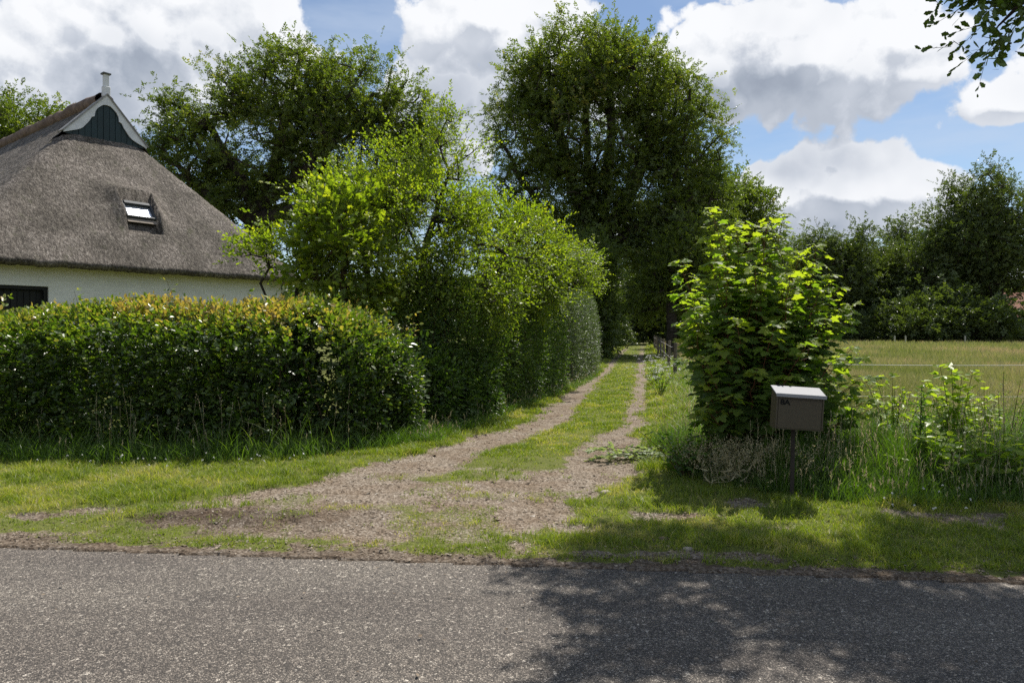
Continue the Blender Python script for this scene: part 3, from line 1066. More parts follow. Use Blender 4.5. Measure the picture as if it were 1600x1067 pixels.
def path_hedge_x(y):
    return np.interp(y, [9.6, 12.6, 16.2, 22.8, 27.5, 33], [-1.45, -.50, .72, 2.45, 3.25, 3.9])


def make_grass():
    rng = np.random.default_rng(11)
    # short turf: verge, track centre, path margins
    b = Buf()
    xs, ys = [], []
    for (n, x0, x1, y0, y1) in ((52000, -7.5, 7.5, 4.5, 9.5), (26000, -3.5, 5, 8.5, 16), (17000, -1, 8, 14, 30), (7000, 2, 16, 28, 70)):
        x, y = scatter(n, x0, x1, y0, y1, rng)
        xs.append(x); ys.append(y)
    x = np.concatenate(xs); y = np.concatenate(ys)
    bare, ins = path_masks(x, y)
    lush = .55 * vnoise(x, y, 1.2, 3, 14) + .45 * sstep(.25, .75, vnoise(x, y, 4.2, 3, 15))
    keep = (rng.random(len(x)) > bare * 1.02 - .0) & (y > road_edge(x) - .01 + .09 * vnoise(x, y, 4, 2, 3))
    keep &= ~((ins > .5) & (y < 9) & (rng.random(len(x)) < .35))
    keep &= (y < hedge_front(x) + .1) | (x > path_hedge_x(y))
    keep &= ~((x > .199 * y + 1.4) & (y > 10.7))
    x, y, lush, ins = x[keep], y[keep], lush[keep], ins[keep]
    x, y = tufted(x, y, rng, 7, .022)
    lush = np.repeat(lush, 7); ins = np.repeat(ins, 7)
    n = len(x)
    h = (.014 + .120 * lush ** 2.0 + .020 * rng.normal(0, 1, n)).clip(.012, .14)
    h *= np.where(ins > .5, .62, 1.0) * np.interp(y, [5, 12, 40], [1, 1.15, 1.5])
    rx = (.199 * y + .4)
    h *= np.where((x > np.interp(y, _yR, _xR) + .15) & (y > 7.6), 1 + 1.6 * sstep(0, .6, x - np.interp(y, _yR, _xR) - .15), 1)
    wd = np.interp(y, [4.5, 8, 16, 40], [.0045, .006, .013, .035]) * (.7 + .6 * rng.random(n))
    P = np.stack([x, y, ground_z(x, y) - .004], 1)
    lean = rng.normal(0, 1, (n, 2)) * (h * .55)[:, None]
    dryp = sstep(.52, .70, vnoise(x, y, 2.1, 4, 16))
    tone = .46 + .17 * rng.normal(0, 1, n) - .40 * (lush - .5) + .42 * dryp + np.where(rng.random(n) < .09, .5, 0)
    ribbon(b, P, h, wd, lean, rng, 2, tone)
    tag(b.build('turf', MAT['grass']), 'short bright green grass on the verges and down the middle of the track', 'grass', kind='stuff')

    # long grass at the hedge foot (left) and the rank verge on the right
    b = Buf(); sb = Buf()

    def long_patch(x, y, h, tone, w=.008, k=6, spread=.05, ln=.5, segs=4, seed=.12):
        nonlocal b
        x, y = tufted(x, y, rng, k, spread)
        h = np.repeat(h, k) * (.5 + .6 * rng.random(len(x)))
        n = len(x)
        P = np.stack([x, y, ground_z(x, y) - .01], 1)
        lean = rng.normal(0, 1, (n, 2)) * (h * ln)[:, None]
        ribbon(b, P, h, w * (.6 + .7 * rng.random(n)), lean, rng, segs, tone + .14 * rng.normal(0, 1, n), curl=.9)
        # seed stems
        q = rng.random(n) < seed / k * 2
        if q.any():
            H = h[q] * (1.1 + .3 * rng.random(q.sum()))
            A = P[q]; E = A + np.stack([lean[q, 0] * .4, lean[q, 1] * .4, H], 1)
            sb.tubes(A, E, .0014, .0009, 3, .8)
            D = unit(E - A)
            for s in range(5):
                pp = E - D * (H * .05 * s)[:, None]
                put_leaves(sb, pp, D + rng.normal(0, .35, D.shape), rng.normal(0, 1, D.shape), .035, 'lance', np.full(len(pp), .75) + .2 * rng.random(len(pp)))
    # left, under the beech hedge
    x = -9 + 8.0 * rng.random(1500); y = hedge_front(x) - .15 - .55 * rng.random(1500) ** 1.5
    long_patch(x, y, .14 + .26 * rng.random(1500), .42, seed=.02)
    # tall stems there
    x = -6.5 + 4.5 * rng.random(130); y = hedge_front(x) - .1 - .5 * rng.random(130)
    long_patch(x, y, .50 + .25 * rng.random(130), .5, k=4, ln=.4, seed=.12)
    # along the track's hedge
    y = 9.5 + 17 * rng.random(1000) ** 1.4; x = path_hedge_x(y) + .10 + .30 * rng.random(1000) ** 1.5
    long_patch(x, y, .10 + .20 * rng.random(1000), .45, w=.010, k=5)
    # right of the track
    y = 8.3 + 30 * rng.random(3800) ** 1.7; x = .199 * y + .55 + 1.0 * rng.random(3800)
    long_patch(x, y, .14 + .32 * rng.random(3800) * sstep(.1, .9, x - .199 * y - .2), .55, w=.011, k=6, spread=.08)
    # rank grass at the right, up to waist height
    x = 1.9 + 6.6 * rng.random(5200)
    yb = np.interp(x, [1.9, 2.4, 3, 5, 9], [7.1, 6.45, 6.08, 5.95, 5.8])
    y = yb + .1 + 2.3 * rng.random(5200) ** 1.2
    hh = (.18 + .62 * sstep(-.05, .9, y - yb)) * (.55 + .6 * vnoise(x, y, 1.6, 2, 18)) * np.interp(x, [1.9, 2.6, 3.2], [.55, .92, 1])
    long_patch(x, y, hh, .36, w=.009, k=7, spread=.06, ln=.33)
    x = 3.6 + 7 * rng.random(3600); y = 8.4 + 2.6 * rng.random(3600)
    long_patch(x, y, .35 + .35 * rng.random(3600), .5, w=.010, k=6, spread=.08, ln=.35)
    tag(b.build('long_grass', MAT['tallgrass']), 'long dark green grass standing along the hedges and around the mailbox', 'grass', kind='stuff')
    tag(sb.build('grass_seed_heads', MAT['dry']), 'thin seeding grass stems above the long grass', 'grass', kind='stuff')

    # meadow
    b = Buf()
    n = 260000
    y = 1 / (1 / 10.9 + rng.random(n) * (1 / 88 - 1 / 10.9))
    x = (.199 * y + 1.6) + rng.random(n) * (.62 * y + 4)
    h = (.36 + .34 * rng.random(n)) * (.65 + .7 * vnoise(x, y, .35, 3, 24))
    wd = np.interp(y, [11, 20, 50, 90], [.012, .022, .055, .10]) * (.6 + .7 * rng.random(n))
    P = np.stack([x, y, ground_z(x, y) - .02], 1)
    lean = rng.normal(0, 1, (n, 2)) * (h * .28)[:, None]
    tn = -.05 + .75 * vnoise(x, y * .45, .5, 4, 26) + .45 * rng.random(n) ** 1.5 + .25 * sstep(.55, .7, vnoise(x, y * .4, .22, 3, 28)) + .12 * sstep(30, 80, y)
    ribbon(b, P, h, wd, lean, rng, 2, tn, curl=.4)
    tag(b.build('meadow_grass', MAT['meadow']), 'seeding hay meadow grass, green and straw coloured, beyond the fence', 'grass', kind='stuff')

    # chips, stones and dead leaves on the bare track
    b = Buf()
    x, y = scatter(30000, -6.5, 3.5, 4.75, 16, rng)
    bare, ins = path_masks(x, y)
    k = (rng.random(len(x)) < bare) & (y > road_edge(x) + .02)
    x, y = x[k], y[k]; n = len(x)
    s = (.0035 + .007 * rng.random(n) ** 2.5) * np.interp(y, [5, 16], [1, 1.8]) * np.where(rng.random(n) < .01, 2.4, 1)
    A = rng.normal(0, 1, (n, 4, 3)) * s[:, None, None] * np.array([1.2, .8, .42])
    A += np.stack([x, y, ground_z(x, y) + s * .3], 1)[:, None]
    o = (np.arange(n) * 4)[:, None]
    b.add(A.reshape(-1, 3), [np.concatenate([np.array([[0, 1, 2]]) + o, np.array([[0, 2, 3]]) + o, np.array([[0, 3, 1]]) + o, np.array([[1, 3, 2]]) + o])], np.repeat(rng.random(n), 4))
    gm, nt, out = new_mat('chips')
    t = N(nt, 'ShaderNodeAttribute', attribute_name='tone').outputs['Fac']
    c = RAMP(nt, t, [(0, (.05, .037, .025)), (.5, (.15, .115, .082)), (.85, (.27, .22, .165)), (1, (.50, .45, .38))])
    p = N(nt, 'ShaderNodeBsdfPrincipled', {'Base Color': c, 'Roughness': .9, 'Specular IOR Level': .15})
    nt.links.new(p.outputs[0], out.inputs[0])
    MAT['chips'] = gm
    tag(b.build('gravel', gm), 'wood chips and small stones strewn on the bare track', 'gravel', kind='stuff')

    # litter along the road edge
    b = Buf()
    n = 2600
    x = -7 + 14 * rng.random(n); y = road_edge(x) + .10 + .10 * rng.normal(0, 1, n)
    x2 = .3 + 6 * rng.random(700); y2 = road_edge(x2) + .2 + 1.5 * rng.random(700)
    x = np.concatenate([x, x2]); y = np.concatenate([y, y2]); n = len(x)
    P = np.stack([x, y, np.maximum(ground_z(x, y), .012) + .008], 1)
    d = rng.normal(0, 1, (n, 3)); d[:, 2] *= .15
    put_leaves(b, P, d, np.array([0, 0, 1.]) + rng.normal(0, .35, (n, 3)), .010 + .02 * rng.random(n), 'oval', .3 + .6 * rng.random(n))
    tag(b.build('leaf_litter', gm), 'brown dead leaves and twigs along the edge of the asphalt', 'leaf litter', kind='stuff')

    b = Buf()
    n = 260
    x = rng.uniform(-6, 6, n); y = road_edge(x) - .15 - 3.0 * rng.random(n) ** 1.8
    P = np.stack([x, y, np.full(n, .043)], 1)
    d = rng.normal(0, 1, (n, 3)); d[:, 2] *= .1
    put_leaves(b, P, d, np.array([0, 0, 1.]) + rng.normal(0, .3, (n, 3)), .012 + .02 * rng.random(n), 'oval', .2 + .7 * rng.random(n))
    tag(b.build('road_litter', gm), 'scattered dry leaf bits lying on the asphalt', 'leaf litter', kind='stuff')

    # clover and daisies
    b = Buf()
    x = np.concatenate([3.2 + 3.0 * rng.random(46), -5.6 + 4.2 * rng.random(26)])
    y = np.concatenate([5.5 + .9 * rng.random(46) ** 1.3, 7.4 + .6 * rng.random(26)])
    n = len(x)
    for q in range(n):
        c = np.array([x[q], y[q], float(ground_z(x[q], y[q])) + .09 + .05 * rng.random()])
        m_ = 12
        d = unit(rng.normal(0, 1, (m_, 3)) + [0, 0, .6])
        put_leaves(b, np.repeat(c[None], m_, 0), d, rng.normal(0, 1, (m_, 3)), .014, 'diamond', np.full(m_, .5))
    tag(b.build('clover_flowers', MAT['petal']), 'small white clover heads dotted through the verge grass', 'flowers', kind='stuff')


make_grass()


# ------------------------------------------------------------------ hedges
def hedge(name, line, width, height, n, size, shape, leaf, seed, label, tonefn, tl=.22, nl=6, lumps=.12, bot=.0, endcap=.5, power=3.0, shoots=0, prof=None, group=None, cat='hedge', droop=.1, tone=.42, base_z=0, outw=1.0):
    rng = np.random.default_rng(seed)
    line = np.asarray(line, float)
    seg = np.linalg.norm(np.diff(line, axis=0), axis=1)
    cum = np.concatenate([[0], np.cumsum(seg)]); Lt = cum[-1]
    base = np.array([*line.mean(0), 0])

    def pos(s):
        return np.stack([np.interp(s, cum, line[:, 0]), np.interp(s, cum, line[:, 1])], 1)

    def dirn(s):
        return unit(pos(np.minimum(s + .1, Lt)) - pos(np.maximum(s - .1, 0)))
    s = rng.random(n) * Lt
    th = np.pi * rng.random(n)
    # superellipse section: th 0..pi from one foot over the top to the other
    ca, sa = np.cos(th), np.sin(th)
    rr = (np.abs(ca) ** power + np.abs(sa) ** power) ** (-1 / power)
    a = ca * rr * width / 2
    z = sa * rr * height
    lowest = rng.random(n) < .35
    z = np.where(lowest, height * rng.random(n) * .9 + .02, z)
    a = np.where(lowest, np.sign(ca) * width / 2 * (1 - (z / height) ** 6 * .35), a)
    T = dirn(s); Nh = np.stack([T[:, 1], -T[:, 0]], 1)
    endf = np.minimum(1, np.minimum(s, Lt - s) / endcap + .0)
    shrink = np.sqrt(np.clip(1 - (1 - endf) ** 2, .02, 1))
    lump = 1 + lumps * (vnoise(s, z + a, 1.3, 3, seed) - .5) * 2
    depth = 1 - .30 * rng.random(n) ** 2.2
    C = pos(s)
    hz = height * (1 + .5 * lumps * (vnoise(s, a, .8, 2, seed + 1) - .5) * 2)
    if prof is not None:
        hz = hz * np.interp(C[:, 0], prof[0], prof[1])
    z = z / height * hz * (.60 + .40 * shrink)
    P = np.column_stack([C + Nh * (a * shrink * lump * depth)[:, None], z * (1 - .12 * (1 - depth)) + base_z])
    out = np.column_stack([Nh * (a / (width / 2))[:, None] * outw, (z / height) ** 3 * .9 + .15])
    endpush = ((s > Lt - endcap) * 1. - (s < endcap) * 1.) * (1 - endf)
    out[:, :2] += T * endpush[:, None]
    D = unit(out) + rng.normal(0, .45, (n, 3))
    lb = Buf(); wb = Buf()
    tn = tone + tonefn(P, rng) + .10 * (vnoise(P[:, 0] * 1.3 + P[:, 1], P[:, 2] * 1.3, 2.0, 3, seed + 3) - .5) * 2
    sprays(lb, wb, P - base, D, tl * (.6 + .7 * rng.random(n)), nl, size, shape, rng, tn, droop=droop, twig_r=.002, jit=.45)
    # inner stems and sparse inside leaves so it is not hollow
    m = int(Lt * 9)
    si = rng.random(m) * Lt
    ci = pos(si) + dirn(si)[:, ::-1] * np.array([1, -1]) * (rng.uniform(-.3, .3, m) * width)[:, None]
    A = np.column_stack([ci, np.zeros(m) - .05]); E = A + np.column_stack([rng.normal(0, .15, (m, 2)), height * (.6 + .3 * rng.random(m))])
    wb.tubes(A - base, E - base, .018, .006, 4)
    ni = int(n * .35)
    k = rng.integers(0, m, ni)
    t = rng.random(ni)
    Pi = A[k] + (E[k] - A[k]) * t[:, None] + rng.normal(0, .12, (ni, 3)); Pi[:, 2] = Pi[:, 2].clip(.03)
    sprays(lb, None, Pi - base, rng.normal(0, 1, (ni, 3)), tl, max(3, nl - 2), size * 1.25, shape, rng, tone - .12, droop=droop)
    # free shoots above the top
    for q in range(shoots):
        s0 = rng.random() * Lt
        c = pos(np.array([s0]))[0]; Tq = dirn(np.array([s0]))[0]
        c = c + np.array([Tq[1], -Tq[0]]) * rng.uniform(-.4, .45) * width
        h = rng.uniform(.10, .34) * (1.8 if rng.random() < .2 else 1)
        z0 = height * (.90 if prof is None else .90 * np.interp(c[0], prof[0], prof[1])) + base_z
        kk = max(2, int(h / .07))
        lean = rng.normal(0, .15, 2)
        tt = np.linspace(0, 1, kk)
        pp = np.column_stack([c[0] + lean[0] * h * tt ** 2, c[1] + lean[1] * h * tt ** 2, z0 + h * tt])
        dd = rng.normal(0, 1, (kk, 3)); dd[:, 2] = .55
        sprays(lb, None, pp - base, dd, .10, 3, size, shape, rng, tone + tonefn(pp, rng) + .05, droop=0)
        wb.tubes(pp[:-1] - base, pp[1:] - base, .0025, .002, 3)
    root = empty(name, base, label=label, cat=cat, group=group)
    wb.build('stems', MAT['twig'], root)
    lb.build('foliage', MAT[leaf], root)
    return root


def beech_tone(P, rng):
    top = sstep(1.28, 1.80, P[:, 2] + .3 * (vnoise(P[:, 0], P[:, 1], 1.8, 3, 40) - .5))
    right = sstep(-3.4, -1.6, P[:, 0]) * sstep(.4, 1.6, P[:, 2]) * .12  # sunlit look of the right end, put into the leaf tone
    org = sstep(.38, .62, vnoise(P[:, 0], P[:, 1], 1.1, 3, 43)) * np.interp(P[:, 0], [-8, -7, -6, -5, -2.6, -1.8], [.9, .8, .3, .9, .9, .3])
    return top * (.22 + .30 * org * (rng.random(len(P)) < .8)) + right


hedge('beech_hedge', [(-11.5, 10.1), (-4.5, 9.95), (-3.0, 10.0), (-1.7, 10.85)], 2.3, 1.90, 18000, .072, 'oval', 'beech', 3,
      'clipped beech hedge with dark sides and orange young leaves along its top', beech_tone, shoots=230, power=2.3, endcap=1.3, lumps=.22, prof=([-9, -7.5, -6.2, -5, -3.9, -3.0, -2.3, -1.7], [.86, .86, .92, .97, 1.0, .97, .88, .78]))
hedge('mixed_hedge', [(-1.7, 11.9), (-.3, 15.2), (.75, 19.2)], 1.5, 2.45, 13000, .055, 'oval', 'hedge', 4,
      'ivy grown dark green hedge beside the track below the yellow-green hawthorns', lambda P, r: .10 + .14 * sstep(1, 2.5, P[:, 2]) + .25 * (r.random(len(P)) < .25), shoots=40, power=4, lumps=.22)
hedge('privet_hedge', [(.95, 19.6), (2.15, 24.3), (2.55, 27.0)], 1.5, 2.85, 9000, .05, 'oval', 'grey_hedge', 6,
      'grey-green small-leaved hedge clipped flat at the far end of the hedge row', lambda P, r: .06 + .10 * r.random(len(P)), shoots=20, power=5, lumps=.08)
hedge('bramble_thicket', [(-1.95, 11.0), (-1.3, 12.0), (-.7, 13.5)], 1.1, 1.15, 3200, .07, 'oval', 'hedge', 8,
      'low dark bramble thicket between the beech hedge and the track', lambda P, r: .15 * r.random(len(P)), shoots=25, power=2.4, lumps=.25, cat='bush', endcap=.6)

# ------------------------------------------------------------------ shrubs behind the hedge
d = 13.0
tree('hawthorn_bush', [[(-1.9, 13, 0), (-1.85, 13, 1.3), (-1.7, 13.1, 3.0), (-1.3, 13.2, 4.4)], [(-1.9, 13, .5), (-2.6, 12.9, 2.0), (-2.9, 13, 3.6)], [(-1.88, 13, .9), (-.9, 12.8, 2.2), (-.1, 13, 3.0)]],
     [lobe(612, 282, 74, 58, 13.2), lobe(688, 255, 60, 60, 13.6), lobe(545, 320, 66, 52, 12.8), lobe(650, 345, 105, 70, 12.6), lobe(740, 362, 72, 55, 13.2),
      lobe(600, 430, 110, 70, 12.6), lobe(730, 440, 100, 70, 12.6), lobe(690, 195, 26, 30, 13.4), lobe(800, 410, 66, 60, 13.4)],
     640, 'hawthorn', .062, 'diamond', 21, twigs=10, nl=7, tl=.34, wood='bark', rtip=.006, tone=.50, spread=.14, seg=.35, gap=.36, inner=.4, upb=.3, outer=.7, young=.22,
     twigwood=True, twigr=.0025, label='tall yellow-green hawthorn bush rising behind the beech hedge', cat='bush', crown_name='foliage')
tree('hawthorn_bush', [[(.05, 15.5, 0), (.1, 15.5, 1.6), (.4, 15.6, 3.4)], [(.08, 15.5, .8), (.9, 16.2, 2.6)]],
     [lobe(776, 345, 48, 38, 15.0), lobe(830, 392, 54, 42, 16.0), lobe(882, 426, 42, 36, 17.5), lobe(820, 440, 66, 45, 15.5), lobe(910, 425, 26, 40, 19)],
     470, 'hawthorn', .068, 'diamond', 22, twigs=10, nl=7, tl=.36, wood='bark', rtip=.006, tone=.46, spread=.16, seg=.4, gap=.34, inner=.4, young=.20,
     twigwood=True, twigr=.003, label='lower hawthorn bush leaning over the clipped hedge towards the track', cat='bush', crown_name='foliage')
tree('sycamore_sapling', [[(-2.8, 11.6, 0), (-2.82, 11.6, 1.6), (-2.85, 11.65, 3.2), (-2.8, 11.6, 4.0)]],
     [lobe(532, 322, 46, 44, 11.6), lobe(528, 370, 64, 55, 11.6), lobe(560, 430, 55, 45, 11.6), lobe(500, 430, 40, 45, 11.6)],
     210, 'hawthorn', .10, 'maple', 23, twigs=4, nl=4, tl=.30, wood='twig', rtip=.005, tone=.48, spread=.14, seg=.35, gap=.2, inner=.3, young=.25, jit=.35,
     twigwood=True, twigr=.003, label='young sycamore with large flat leaves just behind the right half of the beech hedge', cat='tree')
tree('hazel_bush', [[(-3.8, 11.9, 0), (-3.82, 11.9, 1.5), (-3.75, 11.9, 2.4)], [(-3.81, 11.9, 1.2), (-4.35, 11.8, 2.4)]],
     [lobe(405, 385, 40, 26, 11.6), lobe(450, 400, 46, 34, 11.8), lobe(395, 350, 14, 14, 11.6), lobe(480, 430, 40, 36, 11.9)],
     110, 'hawthorn', .07, 'oval', 25, twigs=4, nl=6, tl=.26, wood='bark', rtip=.0038, tone=.55, spread=.1, seg=.3, gap=.1, inner=.2, young=.2,
     twigwood=True, twigr=.0025, label='small open bush with yellow-green leaves in front of the roof corner', cat='bush', crown_name='foliage')


# ------------------------------------------------------------------ the big trees
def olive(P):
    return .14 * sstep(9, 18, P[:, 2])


d = 34
tree('oak_tree', [[(*at(404, 0, d)[:2], 0), at(404, 345, d), at(432, 250, d), at(452, 150, d + .5), at(470, 90, d)],
                  [at(404, 350, d), at(378, 280, d - 1), at(330, 200, d)], [at(412, 320, d), at(490, 260, d - 1.5), at(560, 170, d)],
                  [at(404, 360, d), at(470, 330, d - 2), at(560, 300, d)], [at(400, 340, d), at(330, 310, d - 1), at(270, 250, d)]],
     [lobe(450, 134, 92, 52, d), lobe(545, 152, 78, 58, d), lobe(345, 155, 50, 46, d), lobe(622, 180, 50, 55, d), lobe(268, 190, 52, 34, d), lobe(300, 260, 76, 56, d),
      lobe(410, 230, 112, 84, d), lobe(540, 240, 108, 84, d), lobe(445, 330, 80, 52, d), lobe(610, 280, 70, 70, d), lobe(370, 320, 60, 42, d), lobe(640, 230, 48, 52, d), lobe(560, 350, 90, 50, d)],
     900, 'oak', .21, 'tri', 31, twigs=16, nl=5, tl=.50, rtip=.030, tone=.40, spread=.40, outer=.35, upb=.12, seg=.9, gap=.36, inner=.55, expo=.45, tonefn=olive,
     label='broad dark oak with visible limbs rising behind the thatched roof')
d = 44
tree('oak_tree', [[(*at(930, 0, d)[:2], 0), at(932, 400, d), at(950, 300, d), at(955, 180, d), at(950, 90, d)],
                  [at(932, 420, d), at(905, 320, d), at(872, 200, d), at(860, 120, d)], [at(934, 410, d), at(985, 300, d - 1), at(1020, 200, d)],
                  [at(934, 405, d), at(1000, 355, d - 2), at(1080, 330, d - 2)], [at(932, 395, d), at(918, 250, d + 1.5), at(915, 100, d)], [at(930, 420, d), at(860, 350, d), at(810, 270, d)]],
     [lobe(915, 108, 84, 54, d), lobe(862, 135, 66, 60, d), lobe(975, 125, 80, 66, d), lobe(822, 215, 58, 84, d), lobe(930, 200, 110, 105, d), lobe(1040, 190, 66, 86, d),
      lobe(1078, 225, 56, 80, d), lobe(1080, 285, 52, 60, d), lobe(865, 300, 82, 56, d), lobe(1000, 310, 88, 66, d), lobe(1105, 330, 42, 52, d), lobe(960, 360, 90, 40, d), lobe(1040, 380, 80, 50, d - 1)],
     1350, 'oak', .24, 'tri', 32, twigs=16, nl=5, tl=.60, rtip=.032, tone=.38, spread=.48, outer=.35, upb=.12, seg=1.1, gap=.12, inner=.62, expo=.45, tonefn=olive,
     label='tallest oak with a rounded crown over the far end of the track')
# ivy-clad trunk foot and dark understorey round it
tree('holly_tree', [[(4.25, 37, 0), (4.3, 37, 3), (4.4, 37, 6)]],
     [lobe(934, 420, 26, 44, 37), lobe(937, 490, 22, 50, 37), lobe(936, 545, 20, 22, 37)],
     300, 'oak', .20, 'tri', 33, twigs=8, nl=5, tl=.5, rtip=.018, tone=.15, spread=.3, gap=0, inner=.3, label='dark narrow evergreen on the left of the track at its shaded end')
tree('field_maple', [[(*at(1049, 0, 40)[:2], 0), at(1049, 480, 40), at(1052, 430, 40)]],
     [lobe(1035, 430, 40, 36, 40), lobe(1075, 400, 46, 46, 40), lobe(1020, 475, 26, 26, 42), lobe(1085, 460, 40, 40, 40)],
     330, 'oak', .22, 'tri', 34, twigs=8, nl=5, tl=.6, rtip=.02, tone=.4, spread=.4, gap=.3, inner=.3, label='small thin-stemmed tree by the track fence, behind the sycamore bush')
d = 58
tree('ash_tree', [[(*at(1140, 0, d)[:2], 0), at(1140, 420, d), at(1145, 330, d)]],
     [lobe(1120, 330, 50, 60, d), lobe(1160, 345, 42, 52, d), lobe(1100, 400, 60, 60, d), lobe(1170, 410, 50, 60, d)],
     520, 'oak', .36, 'tri', 35, twigs=8, nl=5, tl=.9, rtip=.03, tone=.38, spread=.6, gap=.28, inner=.35, seg=1.2, label='medium green tree standing right of the tallest oak, half behind it')
# trees closing the end of the track
for q, (px, dd, h, w, lab) in enumerate(((905, 66, 8.5, 3.6, 'dark tree closing the left side of the far track end'), (968, 88, 9.5, 4.5, 'dark tree standing straight across the very end of the track'),
                                         (1025, 74, 8.5, 3.8, 'dark tree closing the right side of the far track end'))):
    b0 = at(px, 0, dd)
    tree('alder_tree', [[(b0[0], dd, 0), (b0[0], dd, h * .8)]],
         [[b0[0], dd, h * .72, w, w * .8, h * .28], [b0[0] - w * .3, dd - .5, h * .42, w, w * .8, h * .25], [b0[0] + w * .3, dd, h * .2, w, w * .7, h * .2]],
         330, 'far', .42, 'tri', 50 + q, twigs=9, nl=5, tl=.9, rtip=.025, tone=.22, spread=.6, gap=.1, inner=.2, seg=1.2, label=lab, group='trees at the end of the track')
d = 46
tree('oak_tree', [[(*at(20, 0, d)[:2], 0), at(22, 300, d), at(30, 200, d)]],
     [lobe(40, 195, 52, 34, d), lobe(-20, 215, 70, 50, d), lobe(80, 200, 26, 24, d), lobe(10, 280, 100, 70, d)],
     450, 'oak', .30, 'tri', 36, twigs=8, nl=5, tl=.8, rtip=.03, tone=.45, spread=.5, gap=.30, inner=.35, seg=1.1, label='oak top showing above the roof ridge at the left edge')


# ------------------------------------------------------------------ wood across the meadow: a few trees built once and copied
def copy_tree(o, parent=None):
    c = o.copy(); col.objects.link(c)
    if parent: c.parent = parent
    for ch in list(o.children):
        k = ch.copy(); col.objects.link(k); k.parent = c
    return c


def wood():
    protos = []
    specs = [  # height, radius, kind
        (14.0, 4.6, 0), (13.0, 4.2, 1), (19.5, 5.2, 2), (15.5, 4.0, 3)]
    r = np.random.default_rng(77)
    for q, (h, w, k) in enumerate(specs):
        lb = []
        for s in range(7 if k != 2 else 9):
            t = (s + .5) / (7 if k != 2 else 9)
            zc = h * (.16 + .74 * t) if k != 2 else h * (.30 + .62 * t)
            ww = w * math.sin(math.pi * (.22 + .66 * t)) * .75
            an = s * 2.4
            lb.append([math.cos(an) * w * .32, math.sin(an) * w * .3, zc, ww, ww * .85, h * .13])
        if k in (0, 1):
            lb.append([0, 0, h * .12, w * .8, w * .7, h * .12])
        t = tree('forest_tree', [[(0, 0, 0), (.2, .1, h * .4), (-.1, 0, h * .85)], [(.1, 0, h * .3), (w * .4, .3, h * .7)], [(.1, 0, h * .28), (-w * .4, -.3, h * .62)]],
                 lb, 520 if k != 2 else 620, 'far', .40, 'tri', 60 + q, twigs=8, nl=4, tl=.95, rtip=.028, tone=.44, spread=.60, seg=1.3, outer=.35, upb=.12,
                 gap=.26 if k >= 2 else .16, inner=.3, group='trees of the wood beyond the meadow')
        protos.append(t)
    used = [False] * 4
    rows = [  # px, depth, proto, scale, rot, label
        (1195, 92, 0, .92, 0.3, 'dark tree of the far wood, directly right of the half-hidden medium tree'),
        (1232, 86, 1, .93, 1.2, 'rounded low tree of the far wood just right of the sycamore bush top'),
        (1285, 84, 0, 1.0, 2.2, 'bushy tree forming the first hump of the far wood'),
        (1322, 82, 1, 1.07, 3.9, 'dense mid-height tree below the cloud in the far wood'),
        (1362, 85, 0, .88, 5.0, 'low tree in the dip of the far wood, left of the open-crowned tree'),
        (1418, 96, 3, 1.13, .5, 'open-crowned tree poking above the middle of the far wood'),
        (1398, 82, 1, .86, 2.6, 'bushy tree in front of the open-crowned tree of the far wood'),
        (1445, 80, 0, .90, 4.0, 'bushy tree at the left foot of the tallest far tree'),
        (1500, 80, 2, .98, .9, 'tall far tree with a light crown, left one of the tall pair'),
        (1560, 78, 2, 1.02, 2.9, 'tallest far tree, right one of the tall pair beside the red roof'),
        (1665, 96, 2, .95, 4.4, 'tall far tree cut by the right edge behind the red roof'),
        (1515, 96, 0, .95, 1.0, 'dark tree filling the gap behind the tall pair'),
        (1475, 94, 1, 1.0, 3.0, 'dark tree behind the left one of the tall pair'),
        (1255, 98, 3, .95, 1.6, 'slender tree at the back of the far wood, left end'),
        (1345, 99, 3, .92, 2.8, 'slender tree at the back of the far wood below the cloud'),
        (1690, 84, 1, 1.1, .2, 'bushy tree past the right edge of the picture'),
        (1760, 88, 0, 1.2, .8, 'broad tree well past the right edge of the picture')]
    for (px, dd, k, sc, rz, lab) in rows:
        o = protos[k] if not used[k] else copy_tree(protos[k])
        used[k] = True
        o.location = (float((px - 800) / 1067 * dd), dd, 0)
        o.rotation_euler = (0, 0, rz)
        o.scale = (sc, sc, sc)
        o['label'] = lab; o['category'] = 'tree'
    # understorey shrubs along the meadow's far edge
    sh = tree('edge_shrub', [[(0, 0, 0), (0, 0, 1.6)]], [[0, 0, 1.6, 2.6, 1.8, 1.5], [1.6, .3, 1.1, 1.8, 1.4, 1.1], [-1.5, 0, 1.3, 1.9, 1.4, 1.3]],
              190, 'far', .32, 'tri', 71, twigs=8, nl=4, tl=.6, rtip=.02, tone=.36, spread=.4, inner=.2, seg=.8, cat='bush', crown_name='foliage', group='shrubs at the foot of the far wood')
    first = True
    for (px, dd, sc, rz, lab) in ((1215, 77, .7, 0, 'far edge shrub, leftmost one right of the sycamore bush'), (1262, 79, 1.0, 1.1, 'far edge shrub under the first hump of the wood'), (1310, 78, .75, 2.0, 'far edge shrub left of the middle of the wood'),
                                  (1372, 77, 1.15, 3.1, 'far edge shrub under the low dip of the wood'), (1425, 75, 1.5, 4.4, 'pale green far edge shrub under the open-crowned tree'), (1480, 74, 1.85, 5.1, 'large far edge shrub left of the tall pair'),
                                  (1528, 76, .8, .6, 'far edge shrub between the trunks of the tall pair'), (1670, 72, 1.4, 2.5, 'far edge shrub past the red-roofed house')):
        o = sh if first else copy_tree(sh)
        first = False
        o.location = (float((px - 800) / 1067 * dd), dd, 0); o.rotation_euler = (0, 0, rz); o.scale = (sc, sc, sc)
        o['label'] = lab; o['category'] = 'bush'


wood()


